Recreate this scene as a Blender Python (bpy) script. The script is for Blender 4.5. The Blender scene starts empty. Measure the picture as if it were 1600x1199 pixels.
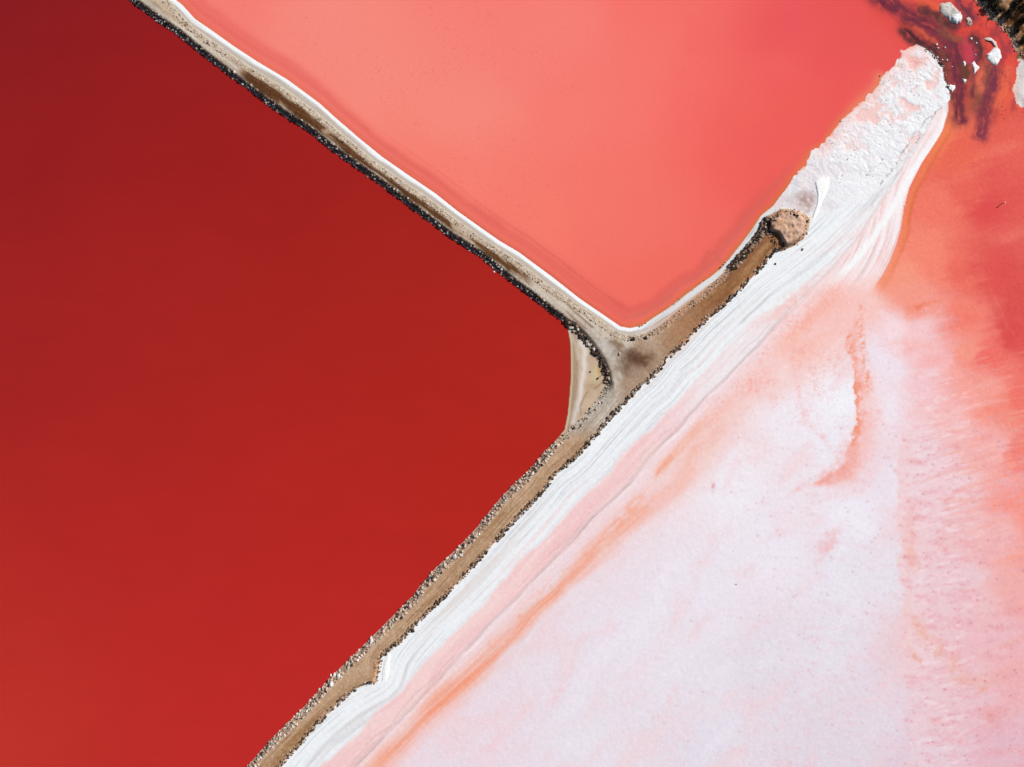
import bpy, math, random
import numpy as np

# ------------------------------------------------------------------ scene, camera, light
scn = bpy.context.scene
C = scn.collection
S = 0.15                     # metres per plan unit
H_CAM = 170.0
SUN_EL = math.radians(37.0)
SUN_DIR = (0.78, 0.626)      # towards the sun on the ground plane (east, north)

cam_d = bpy.data.cameras.new("camera")
cam = bpy.data.objects.new("camera", cam_d); C.objects.link(cam)
cam.location = (0, 0, H_CAM); cam.rotation_euler = (0, 0, 0)
cam_d.sensor_width = 36.0
cam_d.lens = 36.0 * H_CAM / (1600 * S)
cam_d.clip_start = 1.0; cam_d.clip_end = 6000.0
scn.camera = cam

world = bpy.data.worlds.new("World"); scn.world = world; world.use_nodes = True
wn = world.node_tree; wn.nodes.clear()
sky = wn.nodes.new("ShaderNodeTexSky"); sky.sky_type = 'NISHITA'; sky.sun_disc = False
sky.sun_elevation = SUN_EL
sky.sun_rotation = math.atan2(SUN_DIR[0], SUN_DIR[1])
bg = wn.nodes.new("ShaderNodeBackground"); bg.inputs[1].default_value = 0.06
wo = wn.nodes.new("ShaderNodeOutputWorld")
wn.links.new(sky.outputs[0], bg.inputs[0]); wn.links.new(bg.outputs[0], wo.inputs[0])

sd = bpy.data.lights.new("sun", 'SUN'); sd.energy = 4.95; sd.angle = math.radians(0.5); sd.color = (1.0, 0.955, 0.885)
sun = bpy.data.objects.new("sun", sd); C.objects.link(sun)
from mathutils import Vector
sv = Vector((SUN_DIR[0]*math.cos(SUN_EL), SUN_DIR[1]*math.cos(SUN_EL), math.sin(SUN_EL)))
sun.rotation_euler = sv.to_track_quat('Z', 'Y').to_euler(); sun.location = sv * 200

scn.view_settings.view_transform = 'Standard'; scn.view_settings.look = 'None'
scn.view_settings.exposure = 0.0; scn.view_settings.gamma = 1.0
scn.view_settings.use_curve_mapping = False
scn.render.engine = 'CYCLES'
LIGHT_K = 1.06               # what a white level surface shows under this light

#PLAN-BEGIN  (plan of the place: outlines traced in plan units, 0.15 m each)
def hash2(ix, iy, seed):
    h = (ix.astype(np.int64)*374761393 + iy.astype(np.int64)*668265263 + seed*982451653) & 0xFFFFFFFF
    h = ((h ^ (h >> 13))*1274126177) & 0xFFFFFFFF
    h = h ^ (h >> 16)
    return (h & 0xFFFF).astype(np.float32)/32767.5 - 1.0

def vnoise(x, y, seed):
    ix = np.floor(x); iy = np.floor(y); fx = x-ix; fy = y-iy
    fx = fx*fx*(3-2*fx); fy = fy*fy*(3-2*fy)
    a = hash2(ix, iy, seed); b = hash2(ix+1, iy, seed); c = hash2(ix, iy+1, seed); d = hash2(ix+1, iy+1, seed)
    return (a*(1-fx)+b*fx)*(1-fy) + (c*(1-fx)+d*fx)*fy

def fbm(x, y, seed=0, octv=4, gain=0.5):
    r = 0; a = 1.0; t = 0
    for o in range(octv):
        ca, sa = math.cos(.6+1.1*o), math.sin(.6+1.1*o); f = 2**o
        aniso_x, aniso_y = x*f, y*f
        r = r + a*vnoise(aniso_x*ca-aniso_y*sa+17.3*o, aniso_x*sa+aniso_y*ca-9.1*o, seed+o*31); t += a; a *= gain
    return r/t*1.5

def ss(a, b, x):
    t = np.clip((x-a)/(b-a), 0, 1); return t*t*(3-2*t)

def pdist(X, Y, pts):
    """distance, arc length and side (left of travel = +) to a polyline"""
    best = np.full(X.shape, 1e18); bs = np.zeros(X.shape); sg = np.zeros(X.shape); acc = 0.0
    for (x0, y0), (x1, y1) in zip(pts[:-1], pts[1:]):
        dx, dy = x1-x0, y1-y0; L2 = dx*dx+dy*dy; L = math.sqrt(L2)
        t = np.clip(((X-x0)*dx+(Y-y0)*dy)/L2, 0, 1)
        d2 = (X-x0-t*dx)**2 + (Y-y0-t*dy)**2
        m = d2 < best
        best = np.where(m, d2, best); bs = np.where(m, acc+t*L, bs)
        sg = np.where(m, (X-x0)*dy-(Y-y0)*dx, sg); acc += L
    return np.sqrt(best), bs, np.sign(sg)

def inside(X, Y, pts):
    r = np.zeros(X.shape, bool); n = len(pts)
    for i in range(n):
        x0, y0 = pts[i]; x1, y1 = pts[(i+1) % n]
        if y0 == y1: continue
        m = ((y0 > Y) != (y1 > Y)) & (X < (x1-x0)*(Y-y0)/(y1-y0)+x0)
        r ^= m
    return r

FARA = (-45.0, -33.0); FARB = (-36.0, 41.0)
def ext(p, v, k): return (p[0]+v[0]*k, p[1]+v[1]*k)

RED_E = [ext((205,2),FARA,60),(205,2),(250,35),(282,57),(325,92),(375,130),(415,160),(450,185),(482,205),(522,237),(560,264),(597,290),
 (630,315),(668,344),(705,372),(750,400),(780,425),(807,447),(822,458),(852,481),(875,499),(882,505),(887,514),(891,535),(892,561),(892,589),
 (890,617),(887,648),(882,672),(870,687),(850,707),(830,732),(800,760),(775,787),(745,825),(715,857),(682,887),(657,915),(647,930),
 (617,960),(590,987),(555,1022),(515,1060),(485,1095),(455,1125),(422,1157),(387,1198),ext((387,1198),FARB,60)]
FOOT_R = RED_E[:22] + [(895,512),(910,526),(925,544),(938,563),(946,584),(948,600),(935,622),(915,645),(898,664),(882,678)] + RED_E[29:]
PINK_E = [ext((275,0),FARA,60),(275,0),(285,8),(305,30),(330,47),(365,72),(400,95),(450,125),(500,162),(522,182),(560,215),(597,245),(640,275),(680,302),
 (715,330),(750,355),(780,376),(812,395),(836,413),(862,432),(881,447),(905,466),(931,484),(956,501),(969,510),(984,513),(1003,509),(1025,494),
 (1044,482),(1063,467),(1082,453),(1098,441),(1110,433),(1127,419),(1140,404),(1159,380),(1176,357),(1189,337),(1208,322),(1222,303),(1236,284),(1245,273),
 (1258,256),(1269,237),(1288,222),(1309,194),(1331,172),(1354,153),(1373,131),(1374,121),(1401,101),(1405,88),(1408,79),(1422,75),(1431,71),
 (1427,60),(1412,45),(1395,28),(1378,10),(1365,-12),(1330,-60),(1290,-300),(1300,-2000)]
FOOT_P = [ext((264,0),FARA,60),(264,0),(276,16),(296,38),(322,58),(392,106),(442,137),(492,174),(590,256),(672,312),(742,365),(804,405),
 (832,426),(856,446),(884,464),(910,481),(936,499),(955,514),(972,523),(990,525),(1010,521),(1030,510),(1056,488),(1078,470),(1098,455),(1125,432),
 (1138,416),(1156,396),(1172,378),(1184,362),(1190,347),(1198,338)]
SE_E = [ext((435,1199),FARB,60),(435,1199),(462,1170),(492,1135),(530,1097),(555,1076),(572,1069),(588,1066),(592,1050),(595,1030),(605,1017),
 (630,997),(660,965),(692,935),(727,898),(775,845),(810,807),(845,772),(867,742),(900,715),(927,685),(950,657),(978,627),(1000,604),(1014,595),
 (1032,574),(1044,557),(1063,544),(1078,527),(1098,505),(1123,483),(1144,464),(1162,447),(1181,427),(1194,412),(1206,395),(1220,394),(1243,383),
 (1257,372),(1264,354),(1266,341),(1247,329),(1222,326),(1198,338)]
RED_P = RED_E + [(-3000, 3700)]
PINK_P = PINK_E + [(-2600,-2000)]
HIGH_P = FOOT_R + SE_E + FOOT_P[::-1]
BEACH_P = [(860,505),(882,503)] + FOOT_R[22:32] + [(872,694),(860,680)]
SCARP = [(1199,348),(1201,363),(1210,365),(1216,371),(1218,378),(1224,386)]
MOUND = [(1200,350),(1201,363),(1210,365),(1216,371),(1218,378),(1224,388),(1243,382),(1256,371),(1262,354),(1262,342),(1245,331),(1222,329),(1206,338)]
RIDGE = SE_E[1:4]+[(535,1098),(575,1076),(600,1062),(606,1040),(616,1018)]+SE_E[11:34] + [(1228,394),(1268,362),(1306,324),(1345,288),(1385,250),(1425,205),(1455,172),(1481,155)]
P_IN = [(440,1260),(502,1199),(600,1103),(656,1047),(725,969),(775,916),(844,850),(900,785),(945,745),(975,707),(1025,662),(1047,635),(1090,592),
 (1140,545),(1181,510),(1215,480)]
GREY = [(490,1262),(552,1199),(600,1150),(650,1100),(700,1046),(747,994),(800,943),(850,890),(890,850),(912,822),(975,767),(1007,722),(1047,685),(1084,643),
 (1140,587),(1181,547),(1215,504),(1256,465),(1294,431),(1320,400),(1345,370),(1370,330),(1395,290),(1420,250)]
ORNG = [(560,1240),(619,1172),(662,1128),(706,1088),(756,1042),(803,998),(837,954),(866,931),(900,894),(944,856),(1003,806),(1040,775),(1068,750),(1090,720),(1120,680),(1160,650)]
ORNG2 = [(770,1005),(800,975),(850,930),(880,893),(905,872),(950,835),(1007,770),(1030,735),(1080,680),(1110,645),(1165,600)]
OUTER = [(1300,441),(1325,418),(1350,392),(1382,345),(1405,308),(1425,268),(1440,252),(1462,222),(1472,205),(1481,175),(1482,158)]
SHORE_R = [(1482,155),(1481,175),(1472,205),(1462,222),(1440,255),(1420,295),(1412,325),(1407,357),(1400,382),(1390,407),(1380,427),(1367,447),(1350,470)]
CRACK1 = [(1352,322),(1375,290),(1400,257),(1430,232),(1450,195),(1462,177),(1481,161)]
CRACK2 = [(1340,345),(1372,305),(1398,262),(1420,222),(1445,190),(1470,168)]
VEIN = [(1345,470),(1340,500),(1322,522),(1332,560),(1337,600),(1340,640),(1338,672),(1328,705),(1318,732),(1300,744),(1282,752)]
VEIN2 = [(1346,478),(1341,505),(1347,535),(1352,575),(1358,612)]
SOIL_P = [(1500,-600),(1518,-14),(1524,0),(1537,16),(1550,31),(1562,43),(1571,49),(1580,60),(1585,75),(1591,92),(1640,100),(1750,90),(2600,-200)]
SPUR_P = [(1591,92),(1587,105),(1590,120),(1584,138),(1582,150),(1590,160),(1600,173),(1660,230),(1800,250),(1800,92)]

SHELF = [ # reddish brine and salt colours at known spots (x, y, sRGB)
 (1100,900,233,226,236),(1000,1000,232,224,234),(1200,1065,225,218,229),(900,1150,230,222,232),(760,1190,232,216,226),(1300,900,231,226,236),(1380,1100,225,215,227),(1300,1190,223,214,225),
 (1240,650,238,232,240),(1305,630,240,240,248),(1300,700,236,232,240),(1150,760,238,233,241),(1190,575,243,204,201),(1130,620,241,208,205),
 (1250,535,245,190,180),(1290,480,246,188,176),(1080,700,240,207,204),(1230,500,246,200,192),(1380,640,238,230,240),(1370,560,236,226,238),(1400,570,237,224,234),(1445,600,241,198,204),(1440,520,244,202,206),(1470,570,243,180,180),
 (1450,700,236,214,222),(1450,800,235,206,213),(1500,760,236,204,210),(1560,850,239,182,182),(1595,790,244,146,134),(1597,860,242,160,148),(1597,920,238,172,168),(1500,900,233,200,207),(1560,1000,234,186,193),
 (1590,1050,236,175,178),(1450,1000,233,203,208),(1500,1100,231,194,201),(1580,1180,226,184,197),(1440,1190,224,204,216),(1390,520,243,214,220),(1340,470,245,196,190),(1385,760,234,224,235),(1385,900,230,224,234),
 (1300,1000,228,222,233),(1100,1080,229,222,232),(1100,1180,226,219,230),(1330,800,236,232,242),(1200,850,235,228,238),
 (1420,480,246,152,134),(1400,430,247,152,128),(1440,400,245,134,112),(1470,330,240,120,100),(1500,300,232,100,88),(1540,330,222,80,78),
 (1590,300,226,92,84),(1590,230,230,98,86),(1500,240,234,104,82),(1482,215,240,125,92),(1560,430,222,84,80),(1590,470,217,82,78),(1592,530,219,80,78),(1500,420,238,114,98),
 (1500,500,243,130,112),(1550,560,240,112,102),(1592,620,240,118,106),(1560,640,244,142,126),(1595,700,241,126,112),(1510,560,246,150,134),
 (1530,620,247,160,148),(1548,700,243,176,170),(1500,650,242,190,190),(1470,180,236,115,88),(1545,260,226,92,84),
 (1700,500,214,80,78),(1700,800,232,130,124),(1700,1100,222,178,190),(1700,250,222,90,84),(1200,1500,225,215,226),(700,1500,230,222,230),
 (1450,60,214,72,70),(1520,40,220,72,62),(1560,70,220,68,62),(1580,85,220,70,64),(1540,130,214,78,70),(1510,150,222,88,72),(1560,160,226,90,72),(1420,20,226,78,70),(1400,20,232,82,76),(1500,-100,214,72,66)]
def idw(X, Y, pts, p=3.4, eps=9.0):
    num = [0, 0, 0]; den = 0
    for q in pts:
        w = 1.0/((X-q[0])**2+(Y-q[1])**2+eps*eps)**(p/2)
        den = den+w
        for k in range(3): num[k] = num[k]+w*q[2+k]
    return np.stack([n/den for n in num], -1)

def chaikin(p, n=1):
    for _ in range(n):
        q = [p[0]]
        for a, b in zip(p[:-1], p[1:]):
            q += [(.75*a[0]+.25*b[0], .75*a[1]+.25*b[1]), (.25*a[0]+.75*b[0], .25*a[1]+.75*b[1])]
        p = q+[p[-1]]
    return p
RIDGE = chaikin(RIDGE, 2)[::2]; VEIN = chaikin(VEIN); GREY = chaikin(GREY); ORNG = chaikin(ORNG); P_IN = chaikin(P_IN)
def spit_wob(X, Y):
    return ss(1205, 1250, X)*ss(320, 285, Y)*ss(60,80,Y)*(3.0*fbm(X/11, Y/11, 211, 3)+1.2*fbm(X/4, Y/4, 213, 2))
def mix(c, col, w):
    return c + (np.asarray(col, float)-c)*np.clip(w, 0, 1)[..., None]

CH_STROKES = [ # channel mouth: silt and brine streaks  (points, half width, colour, strength)
 ([(1340,-25),(1372,-4),(1400,10),(1419,24),(1444,37),(1470,52),(1487,70),(1495,94),(1496,119),(1495,149),(1500,185)],11,(110,45,60),.95),
 ([(1440,12),(1462,24),(1480,34),(1494,40)],7,(80,44,48),1.0),
 ([(1412,47),(1429,60),(1447,73),(1460,82),(1472,92)],8,(84,42,46),1.0),
 ([(1470,82),(1475,100),(1480,119),(1481,137),(1488,152)],5,(126,64,56),.85),
 ([(1430,45),(1448,58),(1462,66)],3,(214,92,62),.7),
 ([(1546,110),(1541,127),(1532,144),(1527,165)],10,(134,80,60),.85),
 ([(1553,110),(1549,137),(1541,160),(1537,185),(1533,208)],9,(122,52,68),.85),
 ([(1515,125),(1519,150),(1513,180)],6,(186,84,66),.7),
 ([(1520,112),(1521,130),(1519,150)],5,(100,50,60),.7),
 ([(1498,0),(1508,18),(1516,32)],7,(112,48,64),.85),
 ([(1518,56),(1527,66),(1530,80),(1527,95)],7,(86,46,48),.85),
 ([(1505,58),(1514,78),(1518,92)],8,(190,58,86),.7),
 ([(1470,48),(1485,56),(1500,60)],5,(140,84,58),.6),
 ([(1508,105),(1508,118)],6,(98,62,44),.8),
 ([(1532,112),(1528,128),(1534,140)],6,(232,112,84),.6),
 ([(1436,2),(1452,7),(1468,13)],6,(228,92,62),.9),
 ([(1502,50),(1520,46),(1540,52)],6,(222,70,56),.8),
 ([(1538,66),(1545,76)],5,(216,78,60),.9),
 ([(1575,110),(1570,140),(1560,165)],8,(232,104,74),.7),
 ([(1478,2),(1470,30),(1480,45)],3,(150,90,60),.4)]
SMUDGES = [ # x, y, rx, ry, angle, colour, strength
 (1328,712,15,24,22,(240,170,162),1.0),(1306,740,24,11,-28,(239,168,160),1.0),(1284,752,10,6,-20,(236,158,148),.9),(1352,700,16,26,0,(242,196,194),.5),(1362,640,16,30,0,(243,200,198),.45),(1290,852,11,26,30,(236,190,196),.9),(1304,838,4,16,25,(238,196,200),.7),(1248,764,14,4,-35,(238,176,176),.6),(1115,760,3,7,0,(214,140,140),.8),
 (1090,985,7,26,35,(240,200,204),.55),(1052,1084,5,20,30,(240,205,205),.6),(1165,895,22,10,-10,(238,208,212),.6),(870,1085,10,40,30,(240,200,206),.5),
 (770,1170,12,30,35,(240,205,212),.5),(820,1110,8,30,40,(240,204,210),.5),(1250,625,4,40,-12,(238,180,180),.45),(1282,680,4,24,-40,(240,180,180),.55),
 (1215,620,30,6,0,(241,188,186),.5),(1240,470,50,10,-40,(246,170,158),.45),(1180,600,45,12,-40,(244,176,168),.5),(1260,505,45,9,-42,(247,164,148),.6),(1120,650,40,9,-45,(244,180,168),.55),
 (1100,690,30,6,-45,(242,160,140),.5),(1425,815,8,30,0,(240,178,166),.5),(1422,860,8,24,-5,(240,170,150),.6),(1430,885,14,10,10,(236,160,146),.55),(1437,980,8,20,-35,(236,160,130),.6),(1450,1000,20,10,10,(238,178,162),.55),
 (1432,1028,4,16,-35,(232,150,120),.7),(1470,1015,8,12,0,(234,158,132),.6),(1490,1035,10,14,0,(236,160,138),.7),(1508,1062,26,8,8,(234,168,152),.6),(1545,1060,30,10,-15,(234,168,152),.6),(1535,1078,9,5,-30,(230,150,126),.8),
 (1560,1115,22,13,-20,(230,158,158),.7),(1548,1120,7,14,-15,(226,138,132),.6),(1555,1140,24,8,0,(228,166,172),.6),(1590,955,30,6,-10,(232,150,152),.7),(1585,1003,18,6,-20,(234,150,136),.6),
 (1500,975,26,10,-10,(232,168,176),.65),(1510,935,14,6,0,(232,172,180),.6),(1505,875,20,6,0,(236,172,176),.6),(1470,770,16,5,10,(236,180,186),.6),(1530,720,16,4,0,(238,178,180),.5),(1430,545,26,6,-10,(243,170,164),.55),(1420,550,10,26,0,(242,178,178),.4),
 (1435,480,16,4,-25,(232,120,90),.7),(1450,475,40,3,-12,(236,130,104),.4),(1408,535,30,4,-5,(244,180,172),.5),(1440,640,30,12,-10,(240,180,182),.5),(1560,480,3,60,-28,(238,118,106),.35),(1530,400,20,60,-25,(228,98,90),.3)]

def flat_col(X, Y, rng):
    """salt flat, shallow brine and channel mouth"""
    rot = math.radians(-14)
    u = X*math.cos(rot)+Y*math.sin(rot); v = -X*math.sin(rot)+Y*math.cos(rot)
    w1 = fbm(u/70, v/7, 3, 4); w2 = fbm(X/60, Y/60, 5, 4); w3 = fbm(X/60, Y/60, 9, 4)
    fing = ss(1380, 1460, X)
    Xw = X + w2*16 + w1*11*fing; Yw = Y + w3*16 + w1*5*fing
    c = idw(Xw, Yw, SHELF)
    dse, s, _ = pdist(X, Y, RIDGE)
    wob = fbm(X/45, Y/45, 21, 4)
    dpi, _, sp = pdist(X, Y, P_IN); gr, sgr, sg = pdist(X, Y, GREY)
    pin = dpi*np.where(sp == 0, 1, sp); gre = gr*sg            # + on the dike side? resolved below
    # orientation: travel goes up-right; left-of-travel sign as stored is + for SE in image axes
    pin = -pin
    pin = pin + wob*6; greD = gre + wob*3
    brk = np.clip(.7+.8*fbm(s/70, dse/9, 34, 3), .1, 1); dse_w = dse+2.0*fbm(s/110, s*0, 36, 3)
    st = fbm(s/150, dse_w/2.6, 33, 4)*brk; st2 = fbm(s/220, dse_w/7.0, 35, 3); fine = fbm(X/2.6, Y/2.6, 41, 2)
    top = ss(690, 590, Y)                                     # the pink band dies out up the flat
    # pink flank between the white shore and the grey line
    land_side = (greD > -3)
    wp = ss(-3, 4, pin)*ss(-2, 1, greD)
    pinkc = np.array([240,199,201.])
    pc = np.broadcast_to(pinkc, c.shape).copy()
    pc = mix(pc, (246,226,228), ss(.1, .9, st)*.8); pc = mix(pc, (234,180,178), ss(.15, .9, -st)*.6)
    pc = mix(pc, (243,214,212), ss(-.2, .8, fbm(s/150, dse/16, 37, 3))*.6)
    white = np.broadcast_to(np.array([236.,240,244]), c.shape).copy()
    st3 = fbm(s/220, dse_w/1.7, 38, 3)*(.4+.6*brk)
    for dk_ in (9, 19, 27, 38):
        white = mix(white, (178,180,186), np.exp(-((dse_w-dk_-2.2*fbm(s/130, s*0+dk_, 32, 2))/.8)**2)*.5*np.clip(.35+1.2*fbm(s/45, s*0+dk_*3, 31, 3), 0, 1))
    white = mix(white, (194,198,203), ss(.15, .95, st)*.62); white = mix(white, (184,186,190), ss(.35, 1., st3)*.5); white = mix(white, (216,204,200), ss(.0, .8, st2)*.65*ss(60, 8, dse))
    white = mix(white, (240,214,216), ss(.0, .8, -st2)*.6*ss(14, 46, dse))
    white = mix(white, (246,247,248), ss(.3, 1., -st)*.6)
    white = mix(white, (240,212,212), ss(.15,.8, fbm(s/60, dse/14, 43, 4))*.6*top*ss(20,60,dse))
    chanm = inside(X, Y, CHAN_P); openm = inside(X, Y, SHAL_P)
    dike = ss(-1, 1, greD)*(~chanm)*(~openm)
    c2 = mix(white, 0, np.zeros(X.shape))
    c2 = c2 + (pc-c2)*(wp*(1-.72*top))[..., None]
    c2 = mix(c2, (224,222,226), ss(4, 0, np.abs(pin+2))*.5*(1-top))
    # beyond the grey line: pale pink, fading
    bey = ss(30, 0, -greD)*ss(1, -1, greD)*(~chanm)*(~openm)
    c = mix(c, (239,216,221), bey*.85)
    c = mix(c, (243,196,190), ss(.1, .8, st)*bey*.5); c = mix(c, (248,236,240), ss(.2, .9, -st)*bey*.7)
    c = c*(1-dike[..., None]) + c2*dike[..., None]
    # grey drift line
    greD = np.where(chanm | openm, 500, greD)
    ln = np.exp(-((greD)/1.5)**2)
    c = mix(c, (186,164,166), ln*(.45+.35*fbm(s/30, Y*0, 47, 2))*ss(1260, 1200, X)*.9)
    c = mix(c, (206,188,190), np.exp(-((greD-3-2*wob)/1.6)**2)*.45)
    c = mix(c, (200,170,172), np.exp(-((greD-9+4*wob)/1.3)**2)*.35*ss(.0,.5,fbm(s/60,Y*0,48,2)+.3))
    c = mix(c, (248,242,244), np.exp(-((greD+5+2*wob)/1.5)**2)*.4*np.clip(.6+fbm(s/40, Y*0, 49, 2), 0, 1))
    # orange algae band
    do, so, sgo = pdist(X, Y, ORNG); 
    oo = fbm(so/75, do/11, 51, 4); ofi = fbm(X/4, Y/4, 53, 3)
    sd_o = -do*sgo                                           # + towards the open flat
    wid_in = 12+10*fbm(so/60, so*0, 55, 2); wid_out = 12
    stq = fbm(so/110, do/2.6, 58, 4); alo = ss(1200, 960, X)*(.92+.25*fbm(so/90, so*0, 57, 3))
    shift = sd_o+3*fbm(so/50, so*0, 56, 3)
    core_w = np.where(shift > 0, np.exp(-(shift/(11+4*oo))**2), np.exp(-(shift/(15+7*fbm(so/80, so*0, 55, 2)))**2))
    inner = np.where(shift < 0, np.exp(-(shift/30)**2), 0)*np.clip(.5+.8*stq+.3*oo, 0, 1)
    outer = np.where(shift > 0, np.exp(-(shift/18)**2), 0)*np.clip(.55+.5*oo, 0, 1)
    c = mix(c, (244,190,176), np.clip(inner*.7+outer*.55, 0, 1)*alo)
    c = mix(c, (240,153,122), core_w*alo*np.clip(.85+.22*stq+.2*oo, 0, 1))
    c = mix(c, (246,196,180), core_w*alo*ss(.25, .9, -stq)*.6)
    c = mix(c, (247,226,224), np.exp(-((shift-7)/1.1)**2)*alo*.4*np.clip(fbm(so/45, so*0, 50, 2)+.4, 0, 1))
    halo = np.where(sd_o > 0, np.exp(-(sd_o/30)**2), 0)*alo
    c = mix(c, (244,200,198), halo*.45*np.clip(.6+.8*oo, 0, 1))
    d2, s2, g2 = pdist(X, Y, ORNG2)
    ow2 = np.exp(-(d2/7)**2)*np.clip(.25+1.1*fbm(s2/28, d2/9, 59, 4)+.2*ofi, 0, 1)*ss(1180, 1000, X)
    c = mix(c, (241,158,128), ow2*.9)
    # rust vein
    dv, sv_, gv = pdist(X+7*fbm(X/11, Y/11, 61, 4, .6), Y+6*fbm(X/11, Y/11, 62, 4, .6), VEIN)
    sdv = dv*gv                                              # + to the left of travel
    ra = sdv
    tail = ss(560, 640, sv_*0+Y)
    vein_w = np.where(ra > 0, np.exp(-(ra/(12+13*tail))**2), np.exp(-(ra/3.6)**2))
    vein_w = vein_w*ss(765, 752, Y)
    c = mix(c, (245,190,186), np.where(ra > 0, np.exp(-(ra/28)**2), 0)*.5*ss(540,580,Y)*ss(765,745,Y)); c = mix(c, (243,172,160), vein_w*np.clip(.8+.55*ofi, 0, 1)*ss(500,540,Y))
    c = mix(c, (236,138,108), np.where(ra > -2, np.exp(-(ra/7)**2), 0)*np.clip(.3+1.0*fbm(sv_/16, dv/5, 64, 3)+.4*ofi, 0, 1)*ss(515,530,Y)*ss(765,745,Y))
    dv2, sv2, _ = pdist(X, Y, VEIN2)
    c = mix(c, (240,150,120), np.exp(-(dv2/5.5)**2)*np.clip(.35+1.5*fbm(X/3.5, Y/3.5, 66, 3), 0, 1)*.95)
    # edge at the old pond margin
    edge_x = 1412 + 10*fbm(Y/70, Y*0, 71, 3) + 5*np.clip(w1,-1,1) + (Y-800)*.02
    er = X-edge_x
    c = mix(c, (241,196,192), np.where(er > 0, np.exp(-(er/16)**2), np.exp(-(er/3)**2))*.55*ss(640, 720, Y)*ss(1080, 1000, Y))
    c = mix(c, (236,206,212), np.clip(er/2+.5, 0, 1)*.42*ss(640,720,Y)*ss(110,10,er))
    # smudges
    for (x, y, rx, ry, a, col, k) in SMUDGES:
        m = (np.abs(X-x) < 3.2*max(rx, ry)) & (np.abs(Y-y) < 3.2*max(rx, ry))
        if not m.any(): continue
        ca, sa = math.cos(math.radians(a)), math.sin(math.radians(a))
        dx = X[m]-x; dy = Y[m]-y; dx = dx+5*fbm(X[m]/9, Y[m]/9, 73, 3)*min(1, rx/9); dy = dy+5*fbm(X[m]/9, Y[m]/9, 74, 3)*min(1, ry/9)
        q = ((dx*ca+dy*sa)/rx)**2 + ((-dx*sa+dy*ca)/ry)**2
        c[m] = mix(c[m], col, np.exp(-q)*k*np.clip(.85+.7*fbm(X[m]/5, Y[m]/5, 75, 3), .2, 1.2))
    # pin-prick salt blooms with drifted tails
    n = 900; cnt = 0
    while cnt < n:
        x = rng.uniform(1020, 1640); y = rng.uniform(660, 1240)
        if rng.random() > min(1, max(.08, (x-1050)/330)) : continue
        cnt += 1
        big = rng.random(); r = 0.9+1.0*rng.random()**2; L = 6+22*rng.random()**2; k = .25+.55*rng.random()**1.4
        if x < 1410: k *= .55
        m = (np.abs(X-x-L*.4) < L*1.1+6) & (np.abs(Y-y) < 9)
        if not m.any(): continue
        dx = X[m]-x; dy = Y[m]-y-.12*dx
        tl = np.where(dx > -2, np.exp(-(np.maximum(dx, 0)/L)**2), 0)*np.exp(-(dy/(2.2+.12*np.abs(dx)))**2)
        c[m] = mix(c[m], (232,166,178) if x > 1405 else (232,196,210), tl*k*.75*np.clip(.8+.6*fbm(X[m]/4, Y[m]/3, 76, 2), 0, 1))
        if cnt % 7 == 0 and x > 1405:
            wd = 3.5+3.5*big
            c[m] = mix(c[m], (233,164,170), np.exp(-((dx-L*.35)/(L*.55+5))**2-(dy/min(wd, 6))**2)*.5*np.clip(.7+.8*fbm(X[m]/4, Y[m]/4, 77, 3), 0, 1))
        dd = np.exp(-((dx**2+(Y[m]-y)**2)/(r*r)))
        c[m] = mix(c[m], (188,124,132), dd*k*.9)
    rg = ss(1395, 1450, X)*ss(520, 640, Y)
    c = mix(c, (229,166,174), ss(.15, .75, fbm(u/13+.5*w1, v/4.2, 87, 4))*.42*rg*ss(1.0,.4,ss(1500,1600,X)*ss(800,700,Y)))
    c = mix(c, (244,226,232), ss(.2, .8, fbm(u/15, v/5, 88, 4))*.45*rg*ss(1560, 1480, X-.0*Y))
    c = mix(c, (236,190,198), ss(.2, .8, fbm(X/9, Y/6, 89, 4))*.32*ss(1060, 1300, X)*ss(900, 1050, Y))
    # wisps in the flat
    u2 = (X-Y)*.707; v2_ = (X+Y)*.707
    wis = fbm(u2/75+.4*w2, v2_/34+.5*w3, 81, 5, .6)
    onflat = ss(-20, -50, greD)*ss(1480, 1380, X)
    c = mix(c, (241,204,208), ss(.05, .8, wis)*.42*onflat); c = mix(c, (242,240,248), ss(.1, .9, -wis)*.25*onflat)
    c = mix(c, (240,160,148), ss(.05, .7, fbm(u/40, v/4.5, 83, 4))*.5*ss(1420,1500,X)*ss(520,570,Y)*ss(900,760,Y)); c = mix(c, (244,205,206), ss(.1, .8, fbm(u/44, v/7, 84, 4))*.2*ss(1430,1520,X)*ss(560,620,Y)*ss(860,760,Y))
    gran = fbm(X/2.3, Y/2.3, 85, 2)*fbm(X/40, Y/40, 86, 3)
    c = mix(c, (240,160,150), ss(.12, .5, gran)*.5*ss(700, 600, Y)*ss(1420,1360,X)*ss(0,-15,greD))
    # outer white lip beside the red water and the pink fringe inside it
    dsr, ssr, gs = pdist(X, Y, SHORE_R); sr = dsr*gs
    insh = ss(-.8, .8, -sr)*ss(476, 440, Y)
    dou, sou, gou = pdist(X, Y, OUTER)
    band = ss(1240, 1340, X)*insh*ss(470, 420, Y)*ss(1,-2,greD)
    fr = np.broadcast_to(np.array([245.,222,223]), c.shape).copy()
    stf = fbm(ssr/60, dsr/2.6, 91, 4)
    fr = mix(fr, (248,242,245), ss(-.1, .7, stf)*.8); fr = mix(fr, (240,180,172), ss(.05, .8, -stf)*.6); fr = mix(fr, (206,196,200), ss(.2,.9,fbm(ssr/70, dsr/1.8, 92, 3))*.55)
    fr = mix(fr, (247,248,250), np.exp(-((dou)/6)**2)*.95)
    c = c*(1-band[..., None]) + fr*band[..., None]
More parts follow.
